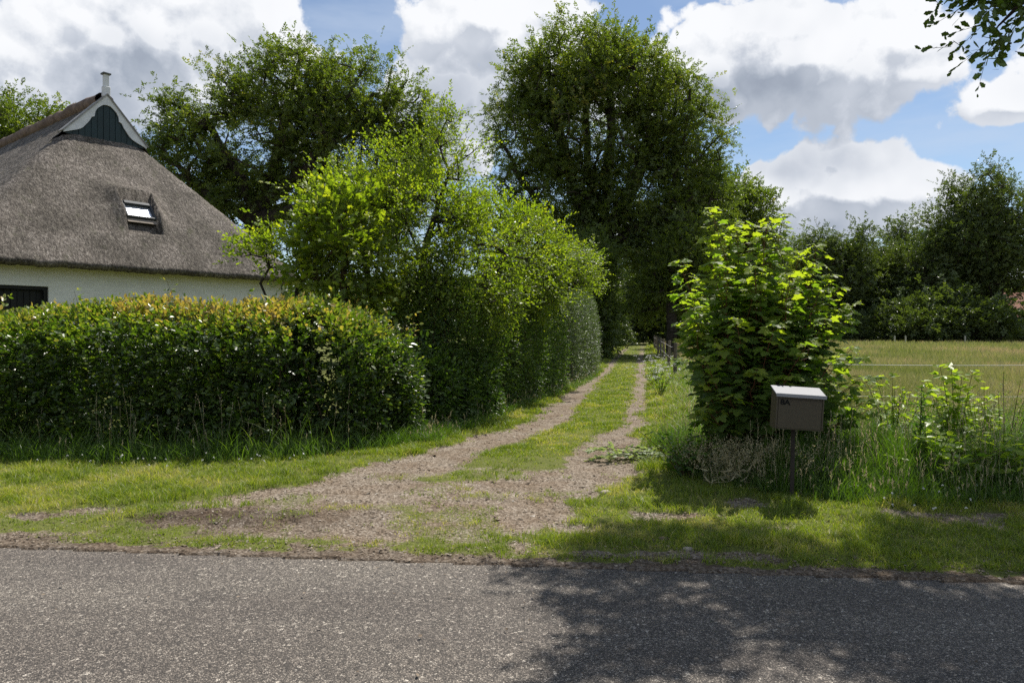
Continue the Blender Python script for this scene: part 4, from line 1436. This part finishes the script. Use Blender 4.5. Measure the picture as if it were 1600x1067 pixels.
def far_belt():
    """continuous distant woodland along the horizon, left and behind"""
    rng = np.random.default_rng(90)
    b = Buf()
    n = 16000
    x = rng.uniform(-260, 320, n); y = 150 + 14 * rng.normal(0, 1, n) * .5
    hmax = 9 + 5 * vnoise(x, x * 0, .06, 3, 91)
    z = hmax * rng.random(n) ** .8
    P = np.stack([x, y, z], 1)
    put_leaves(b, P, rng.normal(0, 1, (n, 3)), rng.normal(0, 1, (n, 3)), 2.6, 'tri', .35 + .2 * rng.normal(0, 1, n))
    tag(b.build('distant_woodland', MAT['far']), 'distant strip of woodland along the horizon', 'woodland', kind='stuff')


far_belt()


# ------------------------------------------------------------------ overhanging oak at the right: its crown shades the road
def overhang():
    lobes = [[3.05, 8.3, 7.2, .65, .5, .35], [2.7, 6.7, 6.5, .5, .35, .3], [4.7, 7.0, 6.9, 1.1, .7, .45], [3.6, 8.3, 7.3, 1.0, .9, .5], [5.0, 8.0, 7.4, 1.6, 1.2, .7], [6.9, 8.0, 7.6, 1.8, 1.4, .8], [8.9, 8.4, 7.9, 1.8, 1.6, 1.0], [3.85, 9.15, 7.9, .75, .45, .4],
             [6.5, 9.7, 8.1, 1.0, .8, .6], [7.8, 10.0, 8.4, 1.6, 1.2, .8], [3.0, 7.1, 6.4, .4, .35, .3], [9.8, 6.8, 7.4, 1.5, 1.4, 1.0], [8.6, 9.2, 9.6, 1.6, 1.6, 1.0]]
    tree('overhanging_oak', [[(10.2, 8.6, 0), (10.0, 8.6, 3), (9.6, 8.5, 6), (8.6, 8.3, 9)], [(9.9, 8.6, 4.5), (7.5, 8.0, 6.9), (4.6, 7.2, 7.3)], [(9.9, 8.6, 5), (8.6, 6.6, 6.2), (6, 5.2, 6.4), (4.4, 4.9, 6.2)],
                             [(9.8, 8.5, 5.0), (7.8, 7.0, 5.0), (5.7, 6.0, 4.65), (4.25, 5.6, 4.35), (4.0, 5.6, 4.1)]],
         lobes + [[4.12, 5.7, 4.38, .42, .28, .18], [3.92, 5.65, 4.08, .15, .12, .16], [3.84, 5.65, 3.88, .09, .08, .10], [4.6, 5.7, 4.6, .5, .35, .3], [5.6, 6.2, 5.0, .6, .5, .35], [3.72, 5.6, 4.38, .22, .2, .08]],
         950, 'oak_near', .088, 'oak', 41, twigs=14, nl=8, tl=.27, rtip=.009, tone=.42, spread=.14, seg=.5, gap=.22, inner=.25, jit=1.1, twigwood=True, twigr=.003,
         label='oak outside the right edge whose leafy branch hangs into the top right corner')


overhang()


# ------------------------------------------------------------------ sycamore bush by the mailbox
def sycamore_bush():
    rng = np.random.default_rng(55)
    base = np.array([2.82, 7.9, 0])
    lb, wb = Buf(), Buf()
    d = 7.75
    # (tip pixel, tip depth) leaders that make the outline
    lead = [(1110, 328, 7.7), (1105, 375, 7.6), (1082, 462, 7.7), (1298, 432, 7.8), (1330, 478, 7.7), (1140, 370, 7.9), (1165, 350, 8.0), (1192, 372, 7.8), (1200, 348, 7.6), (1275, 385, 7.8), (1150, 356, 7.7), (1226, 336, 7.8), (1250, 395, 7.7), (1268, 420, 7.9), (1310, 452, 7.8), (1092, 440, 7.6), (1088, 500, 7.5),
            (1280, 455, 7.5), (1225, 450, 7.9), (1130, 420, 7.2), (1180, 420, 7.1), (1235, 430, 7.1), (1325, 500, 7.6), (1290, 500, 7.1), (1340, 560, 7.5), (1100, 560, 7.0), (1352, 625, 7.6), (1320, 620, 7.2), (1368, 590, 7.7), (1375, 630, 7.8), (1345, 590, 7.3), (1330, 545, 7.9), (1310, 560, 7.1), (1350, 650, 7.5),
            (1150, 500, 6.9), (1210, 510, 6.85), (1260, 540, 6.9), (1100, 640, 7.0), (1180, 580, 6.8), (1230, 590, 6.9), (1290, 600, 6.9), (1120, 540, 7.0), (1096, 600, 7.2), (1092, 650, 7.2), (1140, 620, 6.9)]
    tips = [(at(x, y, dd), True) for x, y, dd in lead]
    for _ in range(62):
        k = rng.integers(0, 25)
        a = tips[k][0]
        q = base + (a - base) * rng.uniform(.45, .92) + rng.normal(0, .20, 3) * [1, 1, .5]
        q[1] = base[1] + rng.uniform(-.75, .9) * (.5 + .5 * min(1, (2.9 - q[2])))
        q[2] = max(.35, q[2])
        tips.append((q, False))
    for (tp, main) in tips:
        b0 = base + np.array([rng.normal(0, .16), rng.normal(0, .14), 0]) + (tp - base) * [.25, .25, 0]
        n = 14
        t = np.linspace(0, 1, n)
        # rise first, lean out later
        path = np.stack([b0[0] + (tp[0] - b0[0]) * t ** 1.5, b0[1] + (tp[1] - b0[1]) * t ** 1.5, b0[2] + (tp[2] - b0[2]) * t ** .85], 1)
        path[1:-1] += rng.normal(0, .012, (n - 2, 3))
        r = np.linspace(.012, .0025, n)
        wb.tubes(path[:-1] - base, path[1:] - base, r[:-1], r[1:], 5)
        L = np.linalg.norm(tp - b0)
        m = max(5, int(L / .075))
        tt = np.linspace(.22, 1, m)
        for j, s in enumerate(tt):
            c = np.array([np.interp(s, t, path[:, i]) for i in range(3)])
            az = j * 1.5708 + rng.normal(0, .35)
            ndir = 2 if s < .99 else 4
            for q in range(ndir):
                a = az + q * (np.pi if ndir == 2 else np.pi / 2)
                o = np.array([math.cos(a), math.sin(a), .35])
                o[1] -= .15
                pet = rng.uniform(.05, .13) * (1 if s < .95 else .5)
                e = c + unit(o) * pet
                wb.tubes([c - base], [e - base], .0018, .0014, 3)
                young = sstep(.60, 1.0, s) * (.75 if main else .5)  # young shoot ends, share widened so the lit leaves read brighter
                size = rng.uniform(.125, .185) * (1 - .45 * young)
                ld = unit(np.array([o[0], o[1], -.15 + rng.normal(0, .22)]))
                nn = np.array([rng.normal(0, .32), rng.normal(0, .32) - .12, 1.0])
                hi = .14 * sstep(.8, 2.6, c[2])  # upper leaves toned lighter, light from above put into their colour
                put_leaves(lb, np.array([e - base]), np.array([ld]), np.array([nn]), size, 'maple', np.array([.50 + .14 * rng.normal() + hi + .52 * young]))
    root = empty('sycamore_bush', base, label='bright green sycamore bush with big lobed leaves right of the track', cat='bush')
    wb.build('stems', MAT['redtwig'], root)
    lb.build('foliage', MAT['maple'], root)


sycamore_bush()


# ------------------------------------------------------------------ mailbox
def mailbox():
    c0 = np.array([2.70, 6.30, 0])
    root = empty('mailbox', c0, label='leaning bronze-brown metal mailbox numbered 8A on a thin post', cat='mailbox')
    tilt = R(3.4); yaw = R(-5)
    ct, st = math.cos(tilt), math.sin(tilt)
    Rz = np.array([[math.cos(yaw), -math.sin(yaw), 0], [math.sin(yaw), math.cos(yaw), 0], [0, 0, 1]])
    Rt = Rz @ np.array([[ct, 0, st], [0, 1, 0], [-st, 0, ct]])     # top leans to the right
    bc = np.array([-.075, 0, .845])
    W, D, H = .42, .16, .315
    brown = simple_mat('bronze_metal', (.085, .068, .042), .5, .35, .10, 30)
    lidm = simple_mat('lid_metal', (.30, .30, .31), .65, .3)

    def T(p):
        return bc + Rt @ np.array(p)
    b = Buf()
    # body: sloping-top box drawn as its side outline, extruded across
    prof = [(-D / 2, -H / 2), (D / 2, -H / 2), (D / 2, H / 2 + .045), (-D / 2, H / 2 - .005)]
    b.prism([(y, z) for y, z in prof], T((-W / 2, 0, 0)), Rt @ np.array([0, 1, 0]), Rt @ np.array([0, 0, 1]), Rt @ np.array([1, 0, 0]), W)
    b.build('body', brown, root)
    b = Buf()
    b.box(T((.0, -D / 2 - .006, -.018)), (W - .035, .012, H - .055), Rt, .003)
    dr = b.build('door', brown, root)
    b = Buf()
    for sx in (-1, 1):
        b.box(T((sx * (W / 2 - .007), -D / 2 - .006, -.005)), (.014, .012, H - .02), Rt, .002)
    b.box(T((0, -D / 2 - .005, -H / 2 + .004)), (W - .032, .010, .008), Rt)
    b.build('door_frame', brown, root)
    b = Buf()
    sl = math.atan2(.05, D)
    RL = Rt @ np.array([[1, 0, 0], [0, math.cos(sl), -math.sin(sl)], [0, math.sin(sl), math.cos(sl)]])
    b.box(T((.0, -.012, H / 2 + .030)), (W + .022, D + .055, .010), RL, .003)
    b.box(T((.0, -D / 2 - .036, H / 2 - .006)), (W + .022, .006, .032), Rt, .002)
    b.build('lid', lidm, root)
    # number 8A, black adhesive characters
    cu = bpy.data.curves.new('number', 'FONT')
    cu.body = '8A'; cu.size = .066; cu.extrude = .0008; cu.space_character = .95; cu.offset = .0022
    to = bpy.data.objects.new('tmp', cu); col.objects.link(to)
    dg = bpy.context.evaluated_depsgraph_get()
    me = bpy.data.meshes.new_from_object(to.evaluated_get(dg))
    bpy.data.objects.remove(to)
    V = np.array([v.co[:] for v in me.vertices])
    ox = np.array([V[:, 0].min(), V[:, 1].min(), 0])
    V = (V - ox) * [1.15, 1, 1]
    for v, q in zip(me.vertices, V):
        p = T((-W / 2 + .032 + q[0], -D / 2 - .0135 - q[2], H / 2 - .095 + q[1]))
        v.co = Vector(p)
    me.materials.clear(); me.materials.append(simple_mat('black_vinyl', (.006, .006, .006), .7, .2))
    no = bpy.data.objects.new('house_number', me); col.objects.link(no); no.parent = root
    b = Buf()
    foot = np.array([-.115, .02, -.2]); topp = T((-.0, D / 2 + .02, .10))
    b.tubes([foot], [topp], .019, .019, 10)
    b.build('post', simple_mat('rusty_post', (.045, .035, .028), .8, .3, .4, 14), root, smooth=True)
    b = Buf()
    steel = simple_mat('steel', (.2, .2, .2), .5, .5, metallic=.7)
    for z in (.06, -.10):
        b = Buf(); b.box(T((0, D / 2 + .006, z)), (.12, .012, .03), Rt, .002); b.build('bracket', steel, root)


mailbox()


# ------------------------------------------------------------------ fences
def fences():
    rng = np.random.default_rng(12)
    labs = ['weathered wooden fence post, nearest of the row by the track', 'weathered wooden fence post, second nearest by the track', 'weathered fence post, third along the track',
            'weathered fence post, fourth along the track', 'weathered fence post, fifth along the track', 'weathered fence post, sixth along the track', 'farthest fence post of the row by the track']
    y = [22.4, 27.2, 32, 37, 42, 47, 52]
    for k, yy in enumerate(y):
        x = (1054.5 - 800) / 1067 * 22.4 + (yy - 22.4) * .186
        root = empty('fence_post', (x, yy, 0), R(rng.uniform(-15, 15)), label=labs[k], cat='fence post', group='wooden posts of the fence beside the track')
        b = Buf()
        n = 10; zs = np.array([-.3, 0, .5, 1.0, 1.14, 1.165])
        rr = np.array([.062, .062, .060, .058, .056, .044])
        lean = rng.normal(0, .02, 2)
        th = np.arange(n) / n * 2 * np.pi
        V = np.concatenate([np.stack([np.cos(th) * r * (1 + .05 * np.sin(3 * th)) + lean[0] * z, np.sin(th) * r + lean[1] * z, 0 * th + z], 1) for z, r in zip(zs, rr)])
        i = np.arange(n); j = (i + 1) % n
        Fq = np.concatenate([np.stack([i, j, j + n, i + n], 1) + n * s for s in range(5)])
        b.add(V, [Fq, (np.arange(n) + 5 * n)[None]])
        b.build('post', MAT['post'], root)
        for z in (.62, 1.02):
            b = Buf(); b.box((-.070, 0, z), (.03, .025, .04), None, .005)
            b.build('insulator', MAT['plastic'], root)
    # tape fence across the front of the meadow
    pts = [(3.55, 10.7, 1.30, 'slim wooden post hidden behind the sycamore bush at the meadow corner'), (10.6, 10.72, 1.30, 'slim wooden post holding the meadow tape just past the right edge')]
    for (x, yy, h, lab) in pts:
        root = empty('fence_post', (x, yy, 0), label=lab, cat='fence post')
        b = Buf(); b.tubes([[0, 0, -.3]], [[0, 0, 1.2]], .04, .036, 10); b.tubes([[0, 0, 1.2]], [[0, 0, 1.225]], .036, .02, 10); b.build('post', MAT['post'], root)
        for z in (1.09, .60):
            b = Buf(); b.box((0, -.045, z), (.02, .03, .035), None, .004); b.build('insulator', MAT['plastic'], root)
    for (z, lab, r) in ((1.09, 'upper white fence tape stretched across the front of the meadow', .0045), (.60, 'lower white fence tape half hidden in the weeds of the meadow edge', .003)):
        xs = np.linspace(3.55, 10.6, 30)
        zz = z - .05 * (1 - ((xs - 7.07) / 3.53) ** 2)
        P = np.stack([xs - 7, 0 * xs - .05, zz], 1)
        b = Buf(); b.tubes(P[:-1], P[1:], r, r, 5)
        o = b.build('fence_tape', MAT['wire'], smooth=True)
        o.location = (7, 10.72, 0)
        tag(o, lab, 'fence tape')
    # wires along the track fence
    for z in (.62, 1.02):
        P = np.array([[(1054.5 - 800) / 1067 * 22.4 + (yy - 22.4) * .186 - .09, yy, z] for yy in y])
        b = Buf(); b.tubes(P[:-1] - P[0], P[1:] - P[0], .004, .004, 4)
        o = b.build('fence_wire', MAT['wire']); o.location = P[0]
        tag(o, ('upper' if z > 1 else 'lower') + ' thin wire on the row of posts beside the track', 'fence wire')
    # small stakes at the far side of the meadow
    for px, lab in ((1398, 'small pale stake at the far meadow edge, left of a close pair'), (1415, 'small pale stake at the far meadow edge, right of a close pair'), (1508, 'lone small pale stake at the far meadow edge below the tall trees')):
        b = Buf(); b.box((0, 0, .45), (.11, .11, 1.0), None, .01); b.box((0, 0, .97), (.07, .07, .05), None, .01)
        o = b.build('stake', simple_mat('pale_wood', (.42, .40, .36), .9, .2)); o.location = ((px - 800) / 1067 * 68, 68, 0)
        tag(o, lab, 'stake', 'stakes at the far edge of the meadow')


fences()


# ------------------------------------------------------------------ far house
def far_house():
    c = np.array([(1640 - 800) / 1067 * 92, 92, 0])
    root = empty('brick_barn', c, label='low house with a pale red tiled roof between the far trees at the right edge', cat='house')
    b = Buf()
    W, D, e, rdg = 14, 7, 3.3, 6.6
    b.box((0, 0, e / 2), (W, D, e))
    b.build('wall', simple_mat('red_brick', (.20, .09, .06), .9, .2, .3, 12, .01, 20), root)
    b = Buf()
    P = np.array([[-W / 2 - .3, -D / 2 - .5, e - .15], [W / 2 + .3, -D / 2 - .5, e - .15], [W / 2 + .3, 0, rdg], [-W / 2 - .3, 0, rdg], [W / 2 + .3, D / 2 + .5, e - .15], [-W / 2 - .3, D / 2 + .5, e - .15]])
    Q = P - [0, 0, .18]
    b.add(np.concatenate([P, Q]), [np.array([[0, 1, 2, 3], [3, 2, 4, 5], [7, 6, 9, 8], [8, 9, 11, 10], [0, 3, 9, 6], [3, 5, 11, 9], [2, 1, 7, 8], [4, 2, 8, 10], [1, 0, 6, 7], [5, 4, 10, 11]])])
    m, nt, out = new_mat('red_tiles')
    tc = nt.nodes.new('ShaderNodeTexCoord').outputs['Object']
    wv = N(nt, 'ShaderNodeTexWave', {'Vector': tc, 'Scale': 2.2, 'Distortion': .3}, bands_direction='Z')
    cc = MIX(nt, wv.outputs['Fac'], (.42, .19, .13), (.30, .13, .095))
    p = N(nt, 'ShaderNodeBsdfPrincipled', {'Base Color': MIX(nt, RMP(nt, NOISE(nt, tc, 2, 5), .4, .7, 0, .5), cc, (.24, .15, .11)), 'Roughness': .85})
    nt.links.new(p.outputs[0], out.inputs[0])
    b.build('roof', m, root)
    for x in (-4.5, -1, 3):
        b = Buf(); b.box((x, -D / 2 - .02, 1.7), (1.2, .08, 1.2), None, .01)
        b.build('window', simple_mat('white_frame', (.6, .6, .58), .6), root)
    b = Buf(); b.box((3.5, .8, rdg + .2), (.6, .6, 1.2)); b.build('chimney', simple_mat('chimney_brick', (.18, .09, .06), .9), root)


far_house()


# ------------------------------------------------------------------ weeds on the right
def stem_plant(name, label, base, h, nst, leaf, size, shape, seed, spread=.12, spacing=.06, droop=.3, tone=.6, cat='plant', group=None, up=.5, taper=.5, mat='weed', nring=3, lean=.1, young=.3):
    rng = np.random.default_rng(seed)
    base = np.array(base, float)
    lb, wb = Buf(), Buf()
    for q in range(nst):
        hh = h * rng.uniform(.65, 1.0) if q else h
        tip = np.array([rng.normal(0, spread), rng.normal(0, spread), hh]) if q else np.array([rng.normal(0, .03), 0, hh])
        b0 = np.array([tip[0] * .15, tip[1] * .15, -.05])
        wb.tubes([[0, 0, -.07]], [b0], .008, .008, 5)
        n = 10; t = np.linspace(0, 1, n)
        P = b0 + (tip - b0) * np.stack([t ** 1.6, t ** 1.6, t], 1) + np.array([lean * h, 0, 0]) * (t ** 2)[:, None] * rng.uniform(-1, 1)
        wb.tubes(P[:-1], P[1:], .006 * (1 - .8 * t[:-1]) + .001, .006 * (1 - .8 * t[1:]) + .001, 5)
        m = max(4, int(hh / spacing))
        for j in range(m):
            s = .18 + .82 * (j + .5) / m
            c = np.array([np.interp(s, t, P[:, i]) for i in range(3)])
            az = rng.random(nring) * 6.28
            c = c + rng.normal(0, .035, 3) * min(1, size * 10)
            o = np.stack([np.cos(az), np.sin(az), up + rng.normal(0, .32, nring)], 1)
            sz = size * (1 - taper * s) * rng.uniform(.75, 1.2, nring)
            nn = np.array([0, 0, 1.]) - o * .35 + rng.normal(0, .45, (nring, 3))
            put_leaves(lb, np.repeat(c[None], nring, 0), o, nn, sz, shape, tone + young * (s - .5) + rng.normal(0, .12, nring))
    root = empty(name, base, label=label, cat=cat, group=group)
    wb.build('stem', MAT['twig'], root)
    lb.build('leaves', MAT[mat], root)
    return root


def weeds():
    def g(px, d):
        x = (px - 800) / 1067 * d
        return (x, d, float(ground_z(np.array([x]), np.array([d]))[0]) - .01)
    stem_plant('fleabane', 'tall dark spire-shaped weed with narrow leaves in the middle of the rank grass', g(1436, 7.1), 1.02, 2, None, .15, 'lance', 1, spread=.06, spacing=.028, tone=.28, up=.55, taper=.55, nring=4, lean=.02, young=.1)
    stem_plant('cherry_seedling', 'yellow-green young tree with drooping oval leaves right of the spire-shaped weed', g(1492, 7.6), 1.20, 7, None, .13, 'oval', 2, spread=.18, spacing=.045, tone=.75, up=.1, taper=.35, nring=3, cat='sapling')
    stem_plant('cherry_seedling', 'paler leafy sapling leaning right beside the yellow-green young tree', g(1536, 7.8), .95, 6, None, .12, 'oval', 3, spread=.18, spacing=.05, tone=.78, up=.0, taper=.3, nring=3, cat='sapling')
    stem_plant('dogwood_bush', 'yellow-green leafy bush just right of the sycamore bush', g(1396, 8.4), 1.05, 12, None, .085, 'oval', 4, spread=.26, spacing=.055, tone=.72, up=.3, taper=.3, nring=3, cat='bush')
    stem_plant('dogwood_bush', 'light green low bush between the sycamore bush and the spire-shaped weed', g(1418, 7.5), .62, 9, None, .10, 'oval', 5, spread=.22, spacing=.06, tone=.62, up=.3, taper=.2, nring=3, cat='bush')
    stem_plant('mugwort', 'thin feathery weed near the right edge above the rank grass', g(1568, 7.6), 1.12, 6, None, .055, 'lance', 6, spread=.20, spacing=.03, tone=.55, up=.4, taper=.3, nring=3)
    stem_plant('mugwort', 'thin feathery weed cut by the right edge of the picture', g(1598, 7.3), .95, 6, None, .06, 'lance', 7, spread=.18, spacing=.03, tone=.45, up=.4, taper=.3, nring=3)
    stem_plant('bramble', 'low patch of broad light leaves under the yellow-green young tree', g(1505, 7.0), .55, 22, None, .11, 'oval', 8, spread=.36, spacing=.06, tone=.72, up=.15, taper=.2, nring=3)
    stem_plant('bramble', 'low patch of broad light leaves right of the leaning sapling', g(1555, 7.0), .56, 20, None, .10, 'oval', 9, spread=.34, spacing=.06, tone=.74, up=.15, taper=.2, nring=3)
    stem_plant('bramble', 'low broad-leaved weed patch at the foot of the spire-shaped weed', g(1455, 6.9), .56, 18, None, .11, 'oval', 10, spread=.26, spacing=.07, tone=.55, up=.15, taper=.2, nring=3)
    stem_plant('nettle_patch', 'dark nettles at the left foot of the sycamore bush', g(1075, 7.3), .50, 14, None, .09, 'oval', 11, spread=.20, spacing=.06, tone=.28, up=.1, taper=.3, nring=3)
    # cow parsley by the track fence
    for q, (px, d, lab) in enumerate(((1022, 23.5, 'white-flowered cow parsley at the track fence, farthest plant'), (1026, 19.5, 'white-flowered cow parsley at the track fence, middle plant'), (1032, 16.5, 'white-flowered cow parsley at the track fence, nearest plant'))):
        b0 = g(px, d)
        rt = stem_plant('cow_parsley', lab, b0, .62, 12, None, .10, 'tri', 20 + q, spread=.28, spacing=.10, tone=.62, up=.3, taper=.3, nring=2, group='cow parsley along the track fence')
        rng = np.random.default_rng(30 + q)
        b = Buf()
        for k in range(22):
            c = np.array([rng.normal(0, .28), rng.normal(0, .28), rng.uniform(.4, .72)])
            m = 16
            pp = c + np.column_stack([rng.normal(0, .035, (m, 2)), rng.normal(0, .006, m)])
            put_leaves(b, pp, rng.normal(0, 1, (m, 3)), np.array([0, 0, 1.]) + rng.normal(0, .3, (m, 3)), .03, 'diamond', np.full(m, .5))
        b.build('flowers', MAT['petal'], rt)
    # dry grass tussock
    rng = np.random.default_rng(61)
    for (px, py_d, n, h, lab) in ((1146, 7.0, 240, .60, 'straw-coloured dry grass tussock in front of the sycamore bush'), (1240, 6.75, 45, .62, 'thin straw-coloured grass stems beneath the mailbox')):
        b0 = np.array(g(px, py_d)); b = Buf()
        P = np.column_stack([rng.normal(0, .16, n), rng.normal(0, .10, n), np.zeros(n)])
        H = h * rng.uniform(.5, 1.0, n)
        ln = rng.normal(0, .20, (n, 2)) + [.03, -.05]
        ribbon(b, P, H, np.full(n, .0028), ln, rng, 4, rng.random(n), curl=.7)
        E = P + np.column_stack([ln, H * .825])
        for k in range(14):
            s = 1 - .022 * k
            q = P + (E - P) * s; q[:, 2] = P[:, 2] + H * (s - .175 * s * s)
            q += rng.normal(0, .012, q.shape)
            put_leaves(b, q, rng.normal(0, 1, q.shape) + [0, 0, .7], rng.normal(0, 1, q.shape), .016, 'diamond', .4 + .5 * rng.random(n))
        o = b.build('dry_grass_tussock', MAT['dry']); o.location = b0
        tag(o, lab, 'grass tussock')
    # pile of cut, wilted branches
    rng = np.random.default_rng(62)
    b0 = np.array(g(985, 8.45)); wb, lb = Buf(), Buf()
    for k in range(16):
        a = rng.uniform(-.5, .5) + (math.pi if k % 3 == 0 else 0)
        dr = np.array([math.cos(a), math.sin(a) * .5, 0])
        c = np.array([rng.normal(.0, .12), rng.normal(0, .13), .03 + .012 * k * .5])
        L = rng.uniform(.22, .42)
        n = 9; t = np.linspace(0, 1, n)
        P = c + dr * (t * L)[:, None] + np.column_stack([0 * t, 0 * t, .03 * np.sin(t * 3)])
        wb.tubes(P[:-1], P[1:], .006, .004, 4)
        sprays(lb, None, P, np.repeat(dr[None], n, 0) + rng.normal(0, .4, (n, 3)) * [1, 1, .25], .09, 4, .065, 'oval', rng, .8, droop=.1)
    root = empty('cut_branches', b0, label='small pile of wilted cut branches with pale leaves on the right edge of the track', cat='branches')
    wb.build('branch', MAT['twig'], root); 
    lb.build('leaves', leaf_mat('wilted_leaf', [(0, (.14, .20, .08)), (.6, (.27, .33, .19)), (1, (.42, .45, .30))], .3, rough=.6), root)
    # bent pale stalks in front of the tussock
    b0 = np.array(g(1148, 6.75)); b = Buf()
    for k in range(16):
        a = rng.uniform(0, 6.28); L = rng.uniform(.1, .26); c = np.array([rng.normal(0, .10), rng.normal(0, .05), rng.uniform(.02, .2)])
        e = c + np.array([math.cos(a) * L, math.sin(a) * L * .5, rng.uniform(-.05, .10)])
        b.tubes([c], [e], .003, .002, 4)
        put_leaves(b, np.array([c, e]), np.array([e - c, e - c]) + rng.normal(0, .3, (2, 3)), rng.normal(0, 1, (2, 3)), .11, 'lance', np.array([.7, .9]))
    o = b.build('dead_stalks', MAT['dry']); o.location = b0
    tag(o, 'bent pale dead stalks lying in the grass left of the mailbox', 'stalks')
    # pale stones at the track's right edge
    for q, (px, py, s, lab) in enumerate(((948, 773, .07, 'pale flat stone in the right wheel rut'), (1075, 858, .045, 'small pale stone in the verge grass near the asphalt'), (1038, 845, .05, 'brown stone beside the bare patch of the verge'))):
        dd = 1.6 * 1067 / (py - 515)
        rng = np.random.default_rng(80 + q)
        import bmesh
        bm = bmesh.new(); bmesh.ops.create_icosphere(bm, subdivisions=2, radius=1)
        V = np.array([v.co[:] for v in bm.verts]); Fi = np.array([[v.index for v in f.verts] for f in bm.faces]); bm.free()
        V = V * (1 + .2 * (vnoise(V[:, 0], V[:, 1] + V[:, 2], 1.4, 3, q) - .5)[:, None]) * [s, s * .7, s * .35]
        o = mesh('stone', V, [Fi], MAT['chips'], None, {'tone': np.full(len(V), .9 if q < 2 else .5)}, smooth=True)
        gx = g(px, dd); o.location = (gx[0], gx[1], gx[2] + s * .15)
        tag(o, lab, 'stone')


weeds()
